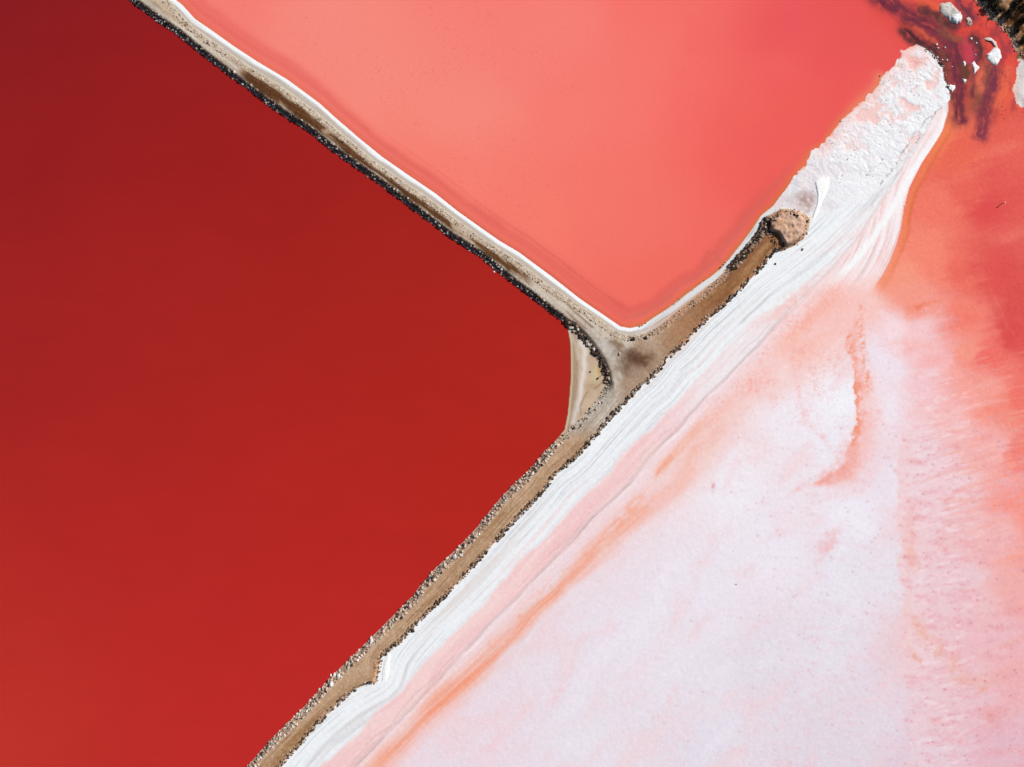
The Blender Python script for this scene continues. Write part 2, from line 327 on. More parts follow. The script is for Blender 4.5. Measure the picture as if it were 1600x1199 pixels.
    c = mix(c, (247,244,247), np.exp(-((sr+3)/2.5)**2)*.8*ss(300, 230, Y)*ss(150,160,Y))
    red_side = ss(.8, -.8, -sr)*ss(476, 440, Y)*ss(150, 160, Y)*ss(1340,1370,X)
    c = mix(c, (236,130,84), np.exp(-((sr-7)/6.0)**2)*red_side*.75*(1-.6*ss(340,440,Y)))
    c = mix(c, (214,100,62), np.exp(-((sr-13+3*wob)/3.0)**2)*red_side*.45*(1-.7*ss(340,440,Y)))
    redm = ss(1380, 1440, X)*ss(620, 480, Y)*ss(180,230,Y)
    lo = fbm(u/90, v/34, 93, 4)
    c = mix(c, (216,76,74), ss(.1, 1, lo)*.22*redm*ss(1420,1520,X)); c = mix(c, (246,140,118), ss(.1, 1, -lo)*.35*redm)
    c = c + (fbm(X/3, Y/3, 95, 2)*3.0)[..., None]
    # channel mouth streaks
    mch = (X > 1330) & (Y < 260)
    if mch.any():
        xx = X[mch]+3.5*fbm(X[mch]/14, Y[mch]/14, 101, 4); yy = Y[mch]+3.5*fbm(X[mch]/14, Y[mch]/14, 102, 4); cc = c[mch]
        hues = fbm(xx/12, yy/22, 103, 4)
        chw = ss(1395, 1450, X[mch])*ss(215, 150, Y[mch])*ss(-.8, .8, inside(X[mch], Y[mch], [(1431,68),(1600,-60),(1700,150),(1500,260),(1484,150)])*2.-1)
        cc = mix(cc, (152,55,64), ss(-.1, .7, hues)*.7*chw); cc = mix(cc, (220,84,60), ss(.2, .9, -hues)*.6*chw)
        cc = mix(cc, (148,54,62), np.exp(-(((X[mch]-1470)/55)**2+((Y[mch]-58)/34)**2))*.5*chw)
        for pts, hw, col, k in CH_STROKES:
            d, s_, _ = pdist(xx, yy, pts)
            lim = 1 if pts[0][0] < 1400 else 1
            cc = mix(cc, col, np.exp(-(d/(hw*1.3))**2.6)*min(1, k*1.1)*np.clip(.95+.3*fbm(xx/7, yy/7, 105, 3)+.6*fbm(s_/22, d*np.where(_ < 0, -1, 1)/2.4, 106, 3), .15, 1.1))
        spk = fbm(X[mch]/2.2, Y[mch]/2.2, 107, 2)
        cc = mix(cc, (70,42,36), ss(.55, .9, spk)*.5*chw*ss(0,.5,fbm(X[mch]/20,Y[mch]/20,108,3)+.2))
        c[mch] = cc
    return np.clip(c, 8, 250)

SPIT_P = [(1222,303),(1236,284),(1258,256),(1288,222),(1309,194),(1331,172),(1354,153),(1373,131),(1374,121),(1401,101),(1408,78),(1431,69),(1445,76),(1462,90),(1472,104),(1474,122),(1483,140),(1484,156),
 (1462,180),(1430,228),(1400,262),(1352,318),(1320,322),(1300,330),(1280,336),(1266,350),(1262,338),(1240,328),(1222,325),(1205,336),(1190,346),(1200,330)]
def spit_ridges(X, Y):
    r = math.radians(38); u = X*math.cos(r)+Y*math.sin(r); v = -X*math.sin(r)+Y*math.cos(r)
    uw = u+4*fbm(X/12, Y/12, 111, 3); vw = v+4*fbm(X/12, Y/12, 112, 3)
    a = 1-np.abs(fbm(uw/19, vw/6, 113, 3)); b = 1-np.abs(fbm(uw/8, vw/2.8, 115, 3))
    xw = X+9*fbm(X/16, Y/16, 118, 3); yw = Y+9*fbm(X/16, Y/16, 119, 3)
    low = ss(-.3, .3, fbm(xw/24, yw/24, 117, 5, .6)+.22)
    return (a*.6+b*.4)*low, low

CHAN_P = [(1429,68),(1400,50),(1360,12),(1330,-20),(1290,-60),(1250,-300),(1900,-300),(1900,165),(1486,165),(1483,150),(1474,118),(1470,102),(1446,75)]
SHAL_P = [(1482,155),(1481,175),(1472,205),(1462,222),(1440,255),(1420,295),(1412,325),(1407,357),(1400,382),(1390,407),(1380,427),(1367,447),(1375,480),(1420,515),(1470,545),(1510,590),(1545,650),(1575,700),(1600,760),(1640,820),(9000,1800),(9000,165),(1600,165)]
def land_col(X, Y, rng):
    """sRGB of everything that is not open pond; also returns zone ids"""
    c = flat_col(X, Y, rng)
    zone = np.zeros(X.shape, np.int8)                          # 0 salt flat
    inred = inside(X, Y, RED_P); inpink = inside(X, Y, PINK_P)
    dR, sR, _ = pdist(X, Y, RED_E); dP, sP, _ = pdist(X, Y, PINK_E)
    dS, sS, _ = pdist(X, Y, SE_E); dFR, sFR, _ = pdist(X, Y, FOOT_R); dFP, sFP, _ = pdist(X, Y, FOOT_P)
    dR = np.where(inred, -dR, dR); dP = np.where(inpink, -dP, dP)+spit_wob(X, Y)
    high = inside(X, Y, HIGH_P)
    n1 = fbm(X/20, Y/20, 121, 4); fine = fbm(X/2.4, Y/2.4, 123, 2)
    # spit crust
    sp = inside(X, Y, SPIT_P)
    if sp.any():
        xs, ys = X[sp], Y[sp]; rd, low = spit_ridges(xs, ys); cc = c[sp]
        crust = np.broadcast_to(np.array([235.,236,240]), cc.shape).copy()
        r_ = math.radians(38); uu = xs*math.cos(r_)+ys*math.sin(r_); vv_ = -xs*math.sin(r_)+ys*math.cos(r_)
        crust = mix(crust, (247,248,249), ss(0, .7, rd-.55)*.7)
        crust = mix(crust, (208,206,212), ss(.15, .9, fbm(uu/9+fbm(xs/9,ys/9,136,2), vv_/2.2, 125, 4))*.6)
        crust = mix(crust, (240,210,210), np.exp(-(dP[sp]/30)**2)*np.clip(.35+.9*fbm(xs/13, ys/13, 124, 4), 0, 1)*.9)
        pk = (1-low)*ss(290, 180, ys)*ss(1250,1300,xs)
        crust = mix(crust, (242,196,192), pk*.9)
        crust = mix(crust, (238,168,156), np.exp(-(((xs-1434)/16)**2+((ys-96)/10)**2))*.8*np.clip(.7+.8*fbm(xs/6,ys/6,126,3),0,1))
        crust = mix(crust, (226,140,100), np.exp(-(dP[sp]/2.2)**2)*.65*ss(300,270,ys)); crust = mix(crust, (240,196,190), np.exp(-(dP[sp]/12)**2)*.6*np.clip(.5+fbm(xs/8,ys/8,127,3),0,1)*ss(270,200,ys))
        crust = mix(crust, (216,210,216), ss(215,275,ys)*.6*np.clip(.6+.9*fbm(xs/12,ys/12,128,3),0,1)*ss(1330,1280,xs))
        crust = mix(crust, (176,150,146), np.exp(-(((xs-1257)/19)**2+((ys-312)/15)**2)*1.2)*np.clip(.9+.9*fbm(xs/5,ys/5,129,3),0,1.05))
        crust = mix(crust, (170,140,124), np.exp(-(((xs-1262)/8)**2+((ys-322)/16)**2)*1.2)*.7*np.clip(.6+.9*fbm(xs/5,ys/5,130,3),0,1))
        for cr, kk in ((CRACK1, .75), (CRACK2, .6)):
            xw = xs+3.2*fbm(xs/6, ys/6, 131, 3); yw = ys+3.2*fbm(xs/6, ys/6, 132, 3)
            d, s_, _ = pdist(xw, yw, cr)
            crust = mix(crust, (120,108,104), np.exp(-(d/.9)**2)*kk*np.clip(.6+1.0*fbm(s_/9, s_*0, 133, 2), .1, 1))
        spk = fbm(xs/2.1, ys/2.1, 134, 1)
        crust = mix(crust, (120,110,108), ss(1.05, 1.3, spk)*.7*ss(0,.4,fbm(xs/22,ys/22,135,2)))
        c[sp] = crust; zone[sp] = 1
    # white strip on the pink pond's shore
    strip = (~high) & (dP > -9) & (dP < 18) & (X < 1210) & (Y < 531) & ~inside(X, Y, BEACH_P) & (dR > 12)
    if strip.any():
        cc = c[strip]; d = dP[strip]; s_ = sP[strip]; xs = X[strip]
        st = fbm(s_/40, d/1.6, 141, 3)
        arm = ss(985, 1030, xs)
        w = np.broadcast_to(np.array([237.,241,246]), cc.shape).copy()
        w = mix(w, (180,168,154), ss(4.2, 7.5, d+2*st)*.85*(1-arm)); w = mix(w, (212,212,214), arm*.75)
        w = mix(w, (150,138,130), ss(.35, 1., st)*arm*.6); w = mix(w, (190,150,128), ss(7, 10, d)*arm*.6)
        w = mix(w, (196,150,110), ss(1.2, -1, d)*(.35+.4*arm))
        c[strip] = w; zone[strip] = 2
    # low beach
    bch = (~high) & (X > 870) & inside(X, Y, BEACH_P)
    if bch.any():
        cc = c[bch]; d = dR[bch]; xs, ys = X[bch], Y[bch]; st = fbm(sR[bch]/50, d/1.8, 143, 3)
        w = np.broadcast_to(np.array([192.,166,140]), cc.shape).copy()
        w = mix(w, (208,182,160), ss(-.2, .8, n1[bch])*.6)
        w = mix(w, (150,126,92), np.exp(-((d-5)/2.2)**2)*.65); w = mix(w, (150,124,96), np.exp(-((d-9)/1.4)**2)*.5)
        w = mix(w, (206,190,160), np.exp(-((d-2)/1.8)**2)*.7)
        w = mix(w, (160,138,118), ss(.3, 1, st)*.5*ss(24,10,d))
        dw, _, _ = pdist(xs+1.5*fbm(xs/9,ys/9,144,2), ys, [(906,525),(913,548),(912,580),(908,610),(903,632),(895,660)])
        w = mix(w, (222,212,206), np.exp(-(dw/4.6)**2)*.95)
        dw, _, _ = pdist(xs, ys, [(890,518),(900,540),(903,560)])
        w = mix(w, (216,204,192), np.exp(-(dw/3)**2)*.6)
        w = mix(w, (206,190,148), np.exp(-(((xs-931)/7)**2+((ys-586)/15)**2))*.9)
        w = mix(w, (190,146,92), np.exp(-(((xs-937)/3.5)**2+((ys-578)/9)**2))*.8)
        w = mix(w, (158,128,92), np.exp(-(((xs-926)/9)**2+((ys-603)/6)**2))*.45)
        dg, _, _ = pdist(xs, ys, [(929,608),(938,600),(945,592),(949,586)])
        w = mix(w, (120,90,66), np.exp(-(dg/1.1)**2)*.55)
        dg, _, _ = pdist(xs, ys, [(908,648),(906,636),(912,622),(918,612)])
        w = mix(w, (140,112,88), np.exp(-(dg/1.2)**2)*.6)
        c[bch] = w; zone[bch] = 3
    # causeway top and its banks
    if high.any():
        xs, ys = X[high], Y[high]; cc = c[high]
        a, b, e = dFR[high], dFP[high], dS[high]; f = fine[high]
        low = ss(640, 720, ys+0*xs)*ss(960,900,xs) ; low = np.maximum(ss(655, 700, ys), 0)
        arm = ss(985, 1060, xs)*ss(600,560,ys)
        up = np.clip(1-low-arm, 0, 1)
        # upper track
        vv = a/(a+b+1e-6); sx = sFR[high]-math.hypot(45*60,33*60)
        st = fbm(sx/60, a/1.7, 151, 4); pat = fbm(sx/42, a/9, 153, 4); big = fbm(sx/120, sx*0, 155, 2)
        w = np.broadcast_to(np.array([190.,177,162]), cc.shape).copy()
        w = mix(w, (208,202,194), ss(0, .8, st)*.6); w = mix(w, (158,136,112), ss(.1, .9, -st)*.6)
        along = ss(195, 222, sx)*ss(775, 735, sx)
        core = ss(8.0, 11.5, a+3*pat)*ss(6.5, 9.5, b+2.2*pat)
        brn = along*core*ss(-.5, -.12, pat*.9+.25*big+.15*st)
        w = mix(w, (92,58,34), brn*(1.1+.25*st)); w = mix(w, (68,42,25), brn*ss(.1, .8, st)*.6)
        w = mix(w, (140,100,68), along*ss(9,13,a)*ss(7,12,b)*.45*(1-np.clip(brn*1.2, 0, 1)))
        w = mix(w, (120,88,60), np.exp(-(((xs-388)/7)**2+((ys-113)/5)**2))*.85)
        w = mix(w, (170,140,110), ss(120, 40, sx)*.4*ss(.3,.5,vv))
        w = mix(w, (212,208,204), ss(770, 800, sx)*ss(.1,.5,st+.35)*.55*ss(905,880,ys*0+900))
        for pts, col in (([(860,450),(900,490),(925,512)],(120,84,60)), ([(885,488),(915,515)],(140,100,76)), ([(840,440),(872,470)],(150,124,100))):
            d, _, _ = pdist(xs, ys, pts); w = mix(w, col, np.exp(-(d/1.6)**2)*.7)
        shoulder = ss(11, 7, b+1.5*pat); w = mix(w, (168,154,138), shoulder*.85); w = mix(w, (132,112,90), shoulder*ss(.1,.7,fbm(xs/4,ys/4,157,3))*.6)
        bank = ss(10, 7, a)*ss(620,600,ys); w = mix(w, (108,94,80), bank*.85)
        cc_u = w
        # lower track
        v2 = a/(a+e+1e-6); s2 = sS[high]; st = fbm(s2/55, e/1.6, 161, 4); pat = fbm(s2/80, e/14, 163, 3)
        w = np.broadcast_to(np.array([178.,144,114]), cc.shape).copy()
        w = mix(w, (150,108,70), ss(-.1, .6, pat)*.75); w = mix(w, (198,166,138), ss(.1, .8, -pat)*.6)
        st = st*(1-np.exp(-(((xs-575)/40)**2+((ys-1050)/40)**2)))
        w = mix(w, (138,98,64), ss(.15, .9, st)*.5); w = mix(w, (204,172,142), ss(.1, .9, -st)*.45)
        w = mix(w, (190,162,138), ss(14, 9, a)*.9); w = mix(w, (200,160,128), ss(7, 3, e)*.6)
        for dd_ in (9.5, 14.5):
            w = mix(w, (140,104,74), np.exp(-((e-dd_-1.2*fbm(s2/40, s2*0, 169, 2))/1.0)**2)*.5*np.clip(.5+.9*fbm(s2/25, s2*0+dd_, 168, 3), 0, 1)*ss(640,700,ys))
        w = mix(w, (214,190,166), ss(.5, 1.1, fbm(xs/3, ys/3, 159, 2))*.5)
        cc_l = w
        # arm
        va = b/(b+e+1e-6); st = fbm(s2/40, e/2.4, 165, 4); pat = fbm(s2/50, e/9, 167, 3)
        w = np.broadcast_to(np.array([144.,99,66]), cc.shape).copy()
        w = mix(w, (178,136,96), ss(0, .8, pat)*.7); w = mix(w, (124,82,46), ss(.0, .8, -st)*.5)
        w = mix(w, (186,146,116), ss(1130, 1060, xs)*.55)
        w = mix(w, (204,160,128), ss(.30, .16, va)*.85); w = mix(w, (204,158,126), ss(7, 3, e)*.7)
        cc_a = w
        w = cc_u*up[..., None]+cc_l*low[..., None]+cc_a*arm[..., None]
        tot = (up+low+arm)[..., None]; w = w/np.maximum(tot, 1e-3)
        # meeting of the tracks
        j = np.exp(-(((xs-988)/46)**2+((ys-572)/46)**2)*1.1)
        jw = np.broadcast_to(np.array([168.,142,120]), cc.shape).copy()
        jw = mix(jw, (146,118,96), ss(0, .8, n1[high])*.6)
        w = w + (jw-w)*(np.clip(j*1.5, 0, .9)*ss(960, 975, xs+ (ys-600)*.35))[..., None]
        xx = xs+8*fbm(xs/14, ys/14, 171, 4); yy = ys+8*fbm(xs/14, ys/14, 172, 4)
        w = mix(w, (92,62,46), np.exp(-((((xx-990)/26)**2+((yy-558)/13)**2))**1.5)*.92)
        w = mix(w, (104,76,58), np.exp(-(((xx-978)/22)**2+((yy-575)/11)**2))*.6)
        w = mix(w, (112,84,62), np.exp(-(((xx-964)/8)**2+((yy-540)/9)**2))*.7)
        w = mix(w, (172,150,132), np.exp(-(((xx-992)/8)**2+((yy-580)/5)**2))*.6)
        w = mix(w, (208,204,200), np.exp(-(((xx-944)/11)**2+((yy-545)/14)**2))*.55)
        for k in range(5):
            d, _, _ = pdist(xs, ys, [(912+k*5,690-k*4),(958+k*6,632-k*3),(1000+k*6,592-k*4),(1050+k*5,540-k*5)])
            w = mix(w, (134,106,84), np.exp(-(d/1.0)**2)*.28*(k % 2 == 0)); w = mix(w, (190,164,142), np.exp(-(d/1.0)**2)*.28*(k % 2 == 1))
        # heap at the end of the arm
        mo = inside(xs, ys, MOUND)
        hw = np.broadcast_to(np.array([192.,160,140]), cc.shape).copy()
        rdn = fbm(np.arctan2(ys-372, xs-1216)*5, np.hypot(xs-1216, ys-372)/30, 175, 3)
        hw = mix(hw, (186,144,112), ss(.1, .8, n1[high])*.6); hw = mix(hw, (178,134,98), ss(9, 3, e)*.7)
        hw = mix(hw, (168,128,100), ss(.1,.7,rdn)*.45); hw = mix(hw, (172,134,104), np.exp(-((np.hypot(xs-1216,ys-372)-21-3*n1[high])/2.6)**2)*.55)
        w = np.where(mo[..., None], hw, w)
        w = mix(w, (164,126,100), ((xs > 1186) & ~mo & (ys < 366))*.7)
        w = mix(w, (222,206,194), ss(5, 0, e+2*n1[high])*.7*((xs > 1190) & (ys < 372)))
        w = w + (f*9)[..., None]
        c[high] = w
        z = np.full(xs.shape, 4, np.int8)
        z[(up > .5) & (a < 10)] = 5; z[(low > .5) & (a < 11)] = 5; z[(e < 6)] = 5; z[(up > .5) & (b < 8)] = 5; z[(arm > .5) & (b < 11)] = 5
        z[(a < 9) & (ys > 500) & (ys < 680)] = 5
        z[mo] = 6
        zone[high] = z
    # soil bank and white spur in the corner
    so = inside(X+3*fbm(X/9, Y/9, 181, 3), Y+3*fbm(X/9, Y/9, 182, 3), SOIL_P)
    if so.any():
        xs, ys = X[so], Y[so]; d, _, _ = pdist(xs, ys, SOIL_P[:10])
        w = np.broadcast_to(np.array([120.,76,42]), (len(xs), 3)).copy()
        q = fbm(xs/9, ys/9, 183, 4)
        w = mix(w, (204,158,118), ss(.1, .6, q)*.85); w = mix(w, (72,48,30), ss(.05, .7, -q)*.8)
        w = mix(w, (206,166,130), np.exp(-(((xs-1566)/9)**2+((ys-5)/8)**2))*.9)
        w = mix(w, (176,156,136), np.exp(-(d/6)**2)*np.clip(.6+.8*fbm(xs/5, ys/5, 185, 3), 0, 1))
        w = mix(w, (226,222,214), np.exp(-((d-9)/2.0)**2)*ss(.1,.5,fbm(xs/10,ys/10,186,3)))
        c[so] = w; zone[so] = 7
    su = inside(X+6*fbm(X/9, Y/9, 187, 4), Y+6*fbm(X/9, Y/9, 188, 4), SPUR_P)&~so
    if su.any():
        xs, ys = X[su], Y[su]; q = fbm(xs/6, ys/6, 189, 4)
        w = np.broadcast_to(np.array([226.,218,216]), (len(xs), 3)).copy()
        w = mix(w, (206,190,182), ss(0, .8, q)*.7); w = mix(w, (232,180,164), ss(1594,1586,xs)*.5)
        c[su] = w; zone[su] = 1
    zone[(zone == 0) & inside(X, Y, SHAL_P)] = 9
    zone[((zone == 0) | (zone == 9)) & inside(X, Y, CHAN_P)] = 8
    info = dict(dR=dR, dP=dP, dS=dS, dFR=dFR, dFP=dFP, high=high, sp=sp, so=so, su=su, inred=inred, inpink=inpink)
    return np.clip(c, 8, 250), zone, info

def height(X, Y, I=None):
    if I is None:
        I = {}
        I['inred'] = inside(X, Y, RED_P); I['inpink'] = inside(X, Y, PINK_P)
        dR, _, _ = pdist(X, Y, RED_E); dP, _, _ = pdist(X, Y, PINK_E)
        I['dR'] = np.where(I['inred'], -dR, dR); I['dP'] = np.where(I['inpink'], -dP, dP)+spit_wob(X, Y)
        I['dS'] = pdist(X, Y, SE_E)[0]; I['dFR'] = pdist(X, Y, FOOT_R)[0]; I['dFP'] = pdist(X, Y, FOOT_P)[0]
        I['high'] = inside(X, Y, HIGH_P); I['sp'] = inside(X, Y, SPIT_P)
        I['so'] = inside(X, Y, SOIL_P); I['su'] = inside(X, Y, SPUR_P)
    dw = np.minimum(I['dR'], I['dP'])
    flat = 0.06 + 0.26*np.exp(-np.where(I['high'], 0, I['dS'])/90)
    base = np.minimum(flat, np.where(dw > 0, 0.02+0.30*ss(0, 26, dw), np.maximum(-.5, dw*0.05)))
    fw = 9.5-1.3*ss(620, 560, Y)*ss(900, 860, X)+14*ss(596, 622, Y)*ss(700, 678, Y)*ss(975,955,X)
    fr = ss(-.05, 1, I['dFR']/fw); fp = .55*ss(-1, 8, I['dFP'])+.45*ss(2, 17, I['dFP']); fs = ss(-.07, 1, I['dS']/(6.5+9*ss(1232, 1250, X)))*1.0
    top = 1.2-.26*ss(620, 560, Y)*ss(960, 900, X)-.28*np.exp(-(((X-938)/42)**2+((Y-558)/48)**2))+.06*fbm(X/30, Y/30, 201, 3)
    h = np.where(I['high'], base + (top-base)*np.minimum(np.minimum(fr, fp), fs), base)
    h = h + np.where(I['high'] | (dw < 0), .035, .012)*fbm(X/5, Y/5, 203, 3)*ss(0, 4, np.abs(dw))
    if I['sp'].any():
        m = I['sp']; r, _ = spit_ridges(X[m], Y[m]); dd = ss(2, 16, dw[m])
        amp = .13*ss(330, 250, Y[m])*dd
        h[m] = h[m] + (r-.25)*amp + .08*amp*fbm(X[m]/2.6, Y[m]/2.6, 207, 2)
    if I['so'].any():
        m = I['so']; d = pdist(X[m], Y[m], SOIL_P[:10])[0]
        h[m] = .05 + 1.0*ss(0, 32, d) + .35*fbm(X[m]/9, Y[m]/9, 183, 4)*ss(2, 12, d)
    m = I['su'] & ~I['so']
    if m.any():
        d = pdist(X[m], Y[m], SPUR_P[:8])[0]; h[m] = .06+.25*ss(0, 14, d)
    m = (X > 1180) & (X < 1290) & (Y > 310) & (Y < 410)
    if m.any():
        mo = inside(X[m], Y[m], MOUND); ds = pdist(X[m], Y[m], SCARP)[0]; de = pdist(X[m], Y[m], MOUND)[0]
        dr = pdist(X[m], Y[m], MOUND[5:])[0]
        add = np.where(mo, (1.0*ss(0, 2.0, ds)*ss(-1, 9, dr)*(1-.85*ss(2, 40, ds)))+.32*fbm(X[m]/5, Y[m]/5, 205, 4)*ss(0, 5, de), 0)
        h[m] = h[m] + np.maximum(add, 0)
    return h

def red_col(X, Y):
    P = [(0,0,132,25,29),(150,20,140,26,29),(60,250,146,29,29),(300,200,152,29,27),(30,600,158,33,31),(300,500,166,36,31),(600,500,168,36,28),(850,560,174,38,28),(200,850,178,38,35),
         (500,800,180,38,32),(720,750,180,39,28),(20,1000,184,46,38),(30,1165,193,56,43),(300,1100,188,40,37),(520,1000,190,40,38),(350,1190,192,44,40),(450,330,158,31,26),(-300,600,160,34,32),(0,1400,192,52,42)]
    c = idw(X+25*fbm(X/200, Y/200, 301, 3), Y+25*fbm(X/200, Y/200, 302, 3), P, 2.6, 130)
    c = c + (fbm(X/60, Y/25, 303, 5)*1.6)[..., None]*np.array([1, .4, .35])
    d, s, _ = pdist(X, Y, RED_E)
    c = mix(c, (150,52,30), np.exp(-(d/2.2)**2)*.55*ss(500, 520, Y)*ss(690,670,Y))
    return np.clip(c, 4, 255)

def pink_col(X, Y):
    P = [(350,0,243,126,116),(500,40,247,138,126),(600,120,248,138,124),(720,165,249,138,124),(850,60,249,128,118),(700,280,247,128,112),(900,200,249,124,114),(850,330,245,124,108),(1000,365,243,117,105),(960,460,241,112,98),
         (1000,120,247,120,110),(1040,50,246,118,108),(1100,60,242,106,100),(1200,115,240,98,94),(1150,250,240,100,94),(1100,350,240,106,96),(1250,30,234,88,92),(1330,40,230,84,80),(1350,90,230,84,80),(1300,150,236,88,84),(1230,220,238,94,86),(1200,290,236,92,84),(1040,430,240,108,94),(600,-300,244,124,114),(1200,-300,232,84,84),(1400,20,230,78,76)]
    c = idw(X+40*fbm(X/120, Y/120, 311, 4), Y+40*fbm(X/120, Y/120, 312, 4), P, 3.0, 50)
    d, s, _ = pdist(X, Y, PINK_E[:50]); wob = fbm(X/30, Y/30, 313, 4)
    west = ss(1000, 960, X); east = 1-west
    # slow swirls
    c = mix(c, (232,84,92), ss(.1, .9, fbm(X/110, Y/60, 315, 4))*.15*ss(950, 1150, X))
    c = mix(c, (228,84,90), np.exp(-(((X-1260)/120)**2+((Y-20)/55)**2))*.2)
    # shelves of the north-west shore
    st = fbm(s/400, d/2.2, 317, 3); edge = 25+8*ss(600, 300, X)+2.0*wob+7*ss(700,900,X)
    c = mix(c, (231,104,94), west*ss(edge+10, edge-10, d)*.5)
    c = mix(c, (216,92,84), west*np.exp(-((d-15-1*wob)/4.0)**2)*.3)
    c = mix(c, (205,88,82), west*np.exp(-((d-edge+6)/4.5)**2)*.2*np.clip(.7+.8*wob,0,1))
    c = mix(c, (226,112,84), west*ss(9, 3, d)*.6); c = mix(c, (198,84,76), west*ss(.2, .9, st)*ss(40, 24, d)*.5*ss(450,700,X))
    # the corner and the arm's shore
    bow = np.exp(-((d-24-6*wob)/7)**2)*ss(930, 980, X)*ss(1220, 1160, X)
    c = mix(c, (212,90,84), bow*.45)
    c = mix(c, (196,104,92), np.exp(-((d-15-4*wob)/5)**2)*east*ss(1260, 1200, X)*.45)
    c = mix(c, (206,116,68), np.exp(-((d)/(6.0+2*wob))**2)*east*ss(1290,1220,X)*.85)
    c = mix(c, (228,118,78), np.exp(-((d-1)/(5.0+3.5*wob))**2)*ss(1210, 1260, X)*.8)
    c = mix(c, (240,140,112), np.exp(-((d-4)/(8.0+5*wob))**2)*ss(1300, 1350, X)*.45)
    # slick by the stakes
    xx = X+4*fbm(X/8, Y/8, 319, 3); yy = Y+4*fbm(X/8, Y/8, 320, 3)
    dl, _, _ = pdist(xx, yy, [(1102,420),(1098,402),(1108,392),(1120,398),(1126,408)])
    c = mix(c, (212,98,86), np.exp(-(dl/2.2)**2)*.55)
    # suspended specks
    spk = fbm(X/2.6, Y/2.6, 321, 2); cl = ss(-.1, .6, fbm(X/60, Y/60, 322, 3)+.15)
    c = mix(c, (214,92,88), ss(.55, 1.25, spk)*.34*cl*ss(1050, 850, X)*ss(420,650,X+.0*Y+200))
    # silt drifting in from the channel mouth
    dl = pdist(X, Y, [(1431,71),(1427,60),(1412,45),(1395,28),(1378,10),(1365,-12),(1330,-60),(1290,-300)])[0]
    c = mix(c, (225,77,70), ss(34, 2, dl))
    xx = X+3.5*fbm(X/14, Y/14, 101, 4); yy = Y+3.5*fbm(X/14, Y/14, 102, 4)
    for q in (0, 2): 
        pts, hw, col, k = CH_STROKES[q]; dk = pdist(xx, yy, pts)[0]
        c = mix(c, col, np.exp(-(dk/(hw*1.3))**2.6)*min(1, k*1.1)*np.clip(.85+.55*fbm(xx/7, yy/7, 105, 3), .2, 1.15))
    return np.clip(c, 8, 252)
#PLAN-END

# ------------------------------------------------------------------ helpers
R = random.Random(11); NR = np.random.RandomState(7)
def to_world(px, py): return ((px-800.0)*S, (599.5-py)*S)
def lin(c):
    c = np.asarray(c, float)/255.0
    return np.where(c <= .04045, c/12.92, ((c+.055)/1.055)**2.4)
def albedo(c): return np.clip(lin(c)/LIGHT_K, 0, .86)

def tag(o, label=None, cat=None, group=None, kind=None):
    if label: o['label'] = label
    if cat: o['category'] = cat
    if group: o['group'] = group
    if kind: o['kind'] = kind
    return o

def make_mesh(name, co, faces, mats=(), col=None, smooth=True, n=4):
    """co (N,3); faces (M,n)"""
    me = bpy.data.meshes.new(name); faces = np.asarray(faces, np.int32); co = np.asarray(co, np.float32)
    me.vertices.add(len(co)); me.vertices.foreach_set("co", co.ravel())
    me.loops.add(faces.size); me.loops.foreach_set("vertex_index", faces.ravel())
    me.polygons.add(len(faces)); me.polygons.foreach_set("loop_start", np.arange(0, faces.size, n, dtype=np.int32))
    me.polygons.foreach_set("loop_total", np.full(len(faces), n, np.int32))
    me.polygons.foreach_set("use_smooth", np.full(len(faces), smooth))
    for m in mats: me.materials.append(m)
    me.update(calc_edges=True)
    if col is not None:
        at = me.color_attributes.new("mineral", 'FLOAT_COLOR', 'POINT')
        at.data.foreach_set("color", np.concatenate([col, np.ones((len(col), 1))], 1).astype(np.float32).ravel())
    return me
def add_obj(name, me, parent=None, loc=(0, 0, 0)):
    o = bpy.data.objects.new(name, me); C.objects.link(o); o.location = loc
    if parent: o.parent = parent
    return o

def surf_mat(name, rough=.8, grain=.06, gscale=5.0, bump=.0, bscale=4.0, spec=.3, base=None, ior=1.45, bdist=.05):
    m = bpy.data.materials.new(name); m.use_nodes = True; nt = m.node_tree; nt.nodes.clear(); N = nt.nodes.new; L = nt.links.new
    out = N("ShaderNodeOutputMaterial"); p = N("ShaderNodeBsdfPrincipled"); L(p.outputs[0], out.inputs[0])
    p.inputs['Roughness'].default_value = rough; p.inputs['Specular IOR Level'].default_value = spec; p.inputs['IOR'].default_value = ior
    tc = N("ShaderNodeTexCoord")
    nz = N("ShaderNodeTexNoise"); nz.inputs['Scale'].default_value = gscale; nz.inputs['Detail'].default_value = 4; L(tc.outputs['Object'], nz.inputs['Vector'])
    mr = N("ShaderNodeMapRange"); mr.inputs[1].default_value = .3; mr.inputs[2].default_value = .7; mr.inputs[3].default_value = 1-grain; mr.inputs[4].default_value = 1+grain; L(nz.outputs[0], mr.inputs[0])
    vm = N("ShaderNodeVectorMath"); vm.operation = 'SCALE'; L(mr.outputs[0], vm.inputs['Scale'])
    if base is None:
        a = N("ShaderNodeAttribute"); a.attribute_name = "mineral"; L(a.outputs['Color'], vm.inputs[0])
    else:
        vm.inputs[0].default_value = base
    L(vm.outputs[0], p.inputs['Base Color'])
    if bump:
        b = N("ShaderNodeBump"); b.inputs['Strength'].default_value = bump; b.inputs['Distance'].default_value = bdist
        n2 = N("ShaderNodeTexNoise"); n2.inputs['Scale'].default_value = bscale; n2.inputs['Detail'].default_value = 5; L(tc.outputs['Object'], n2.inputs['Vector'])
        L(n2.outputs[0], b.inputs['Height']); L(b.outputs[0], p.inputs['Normal'])
    return m

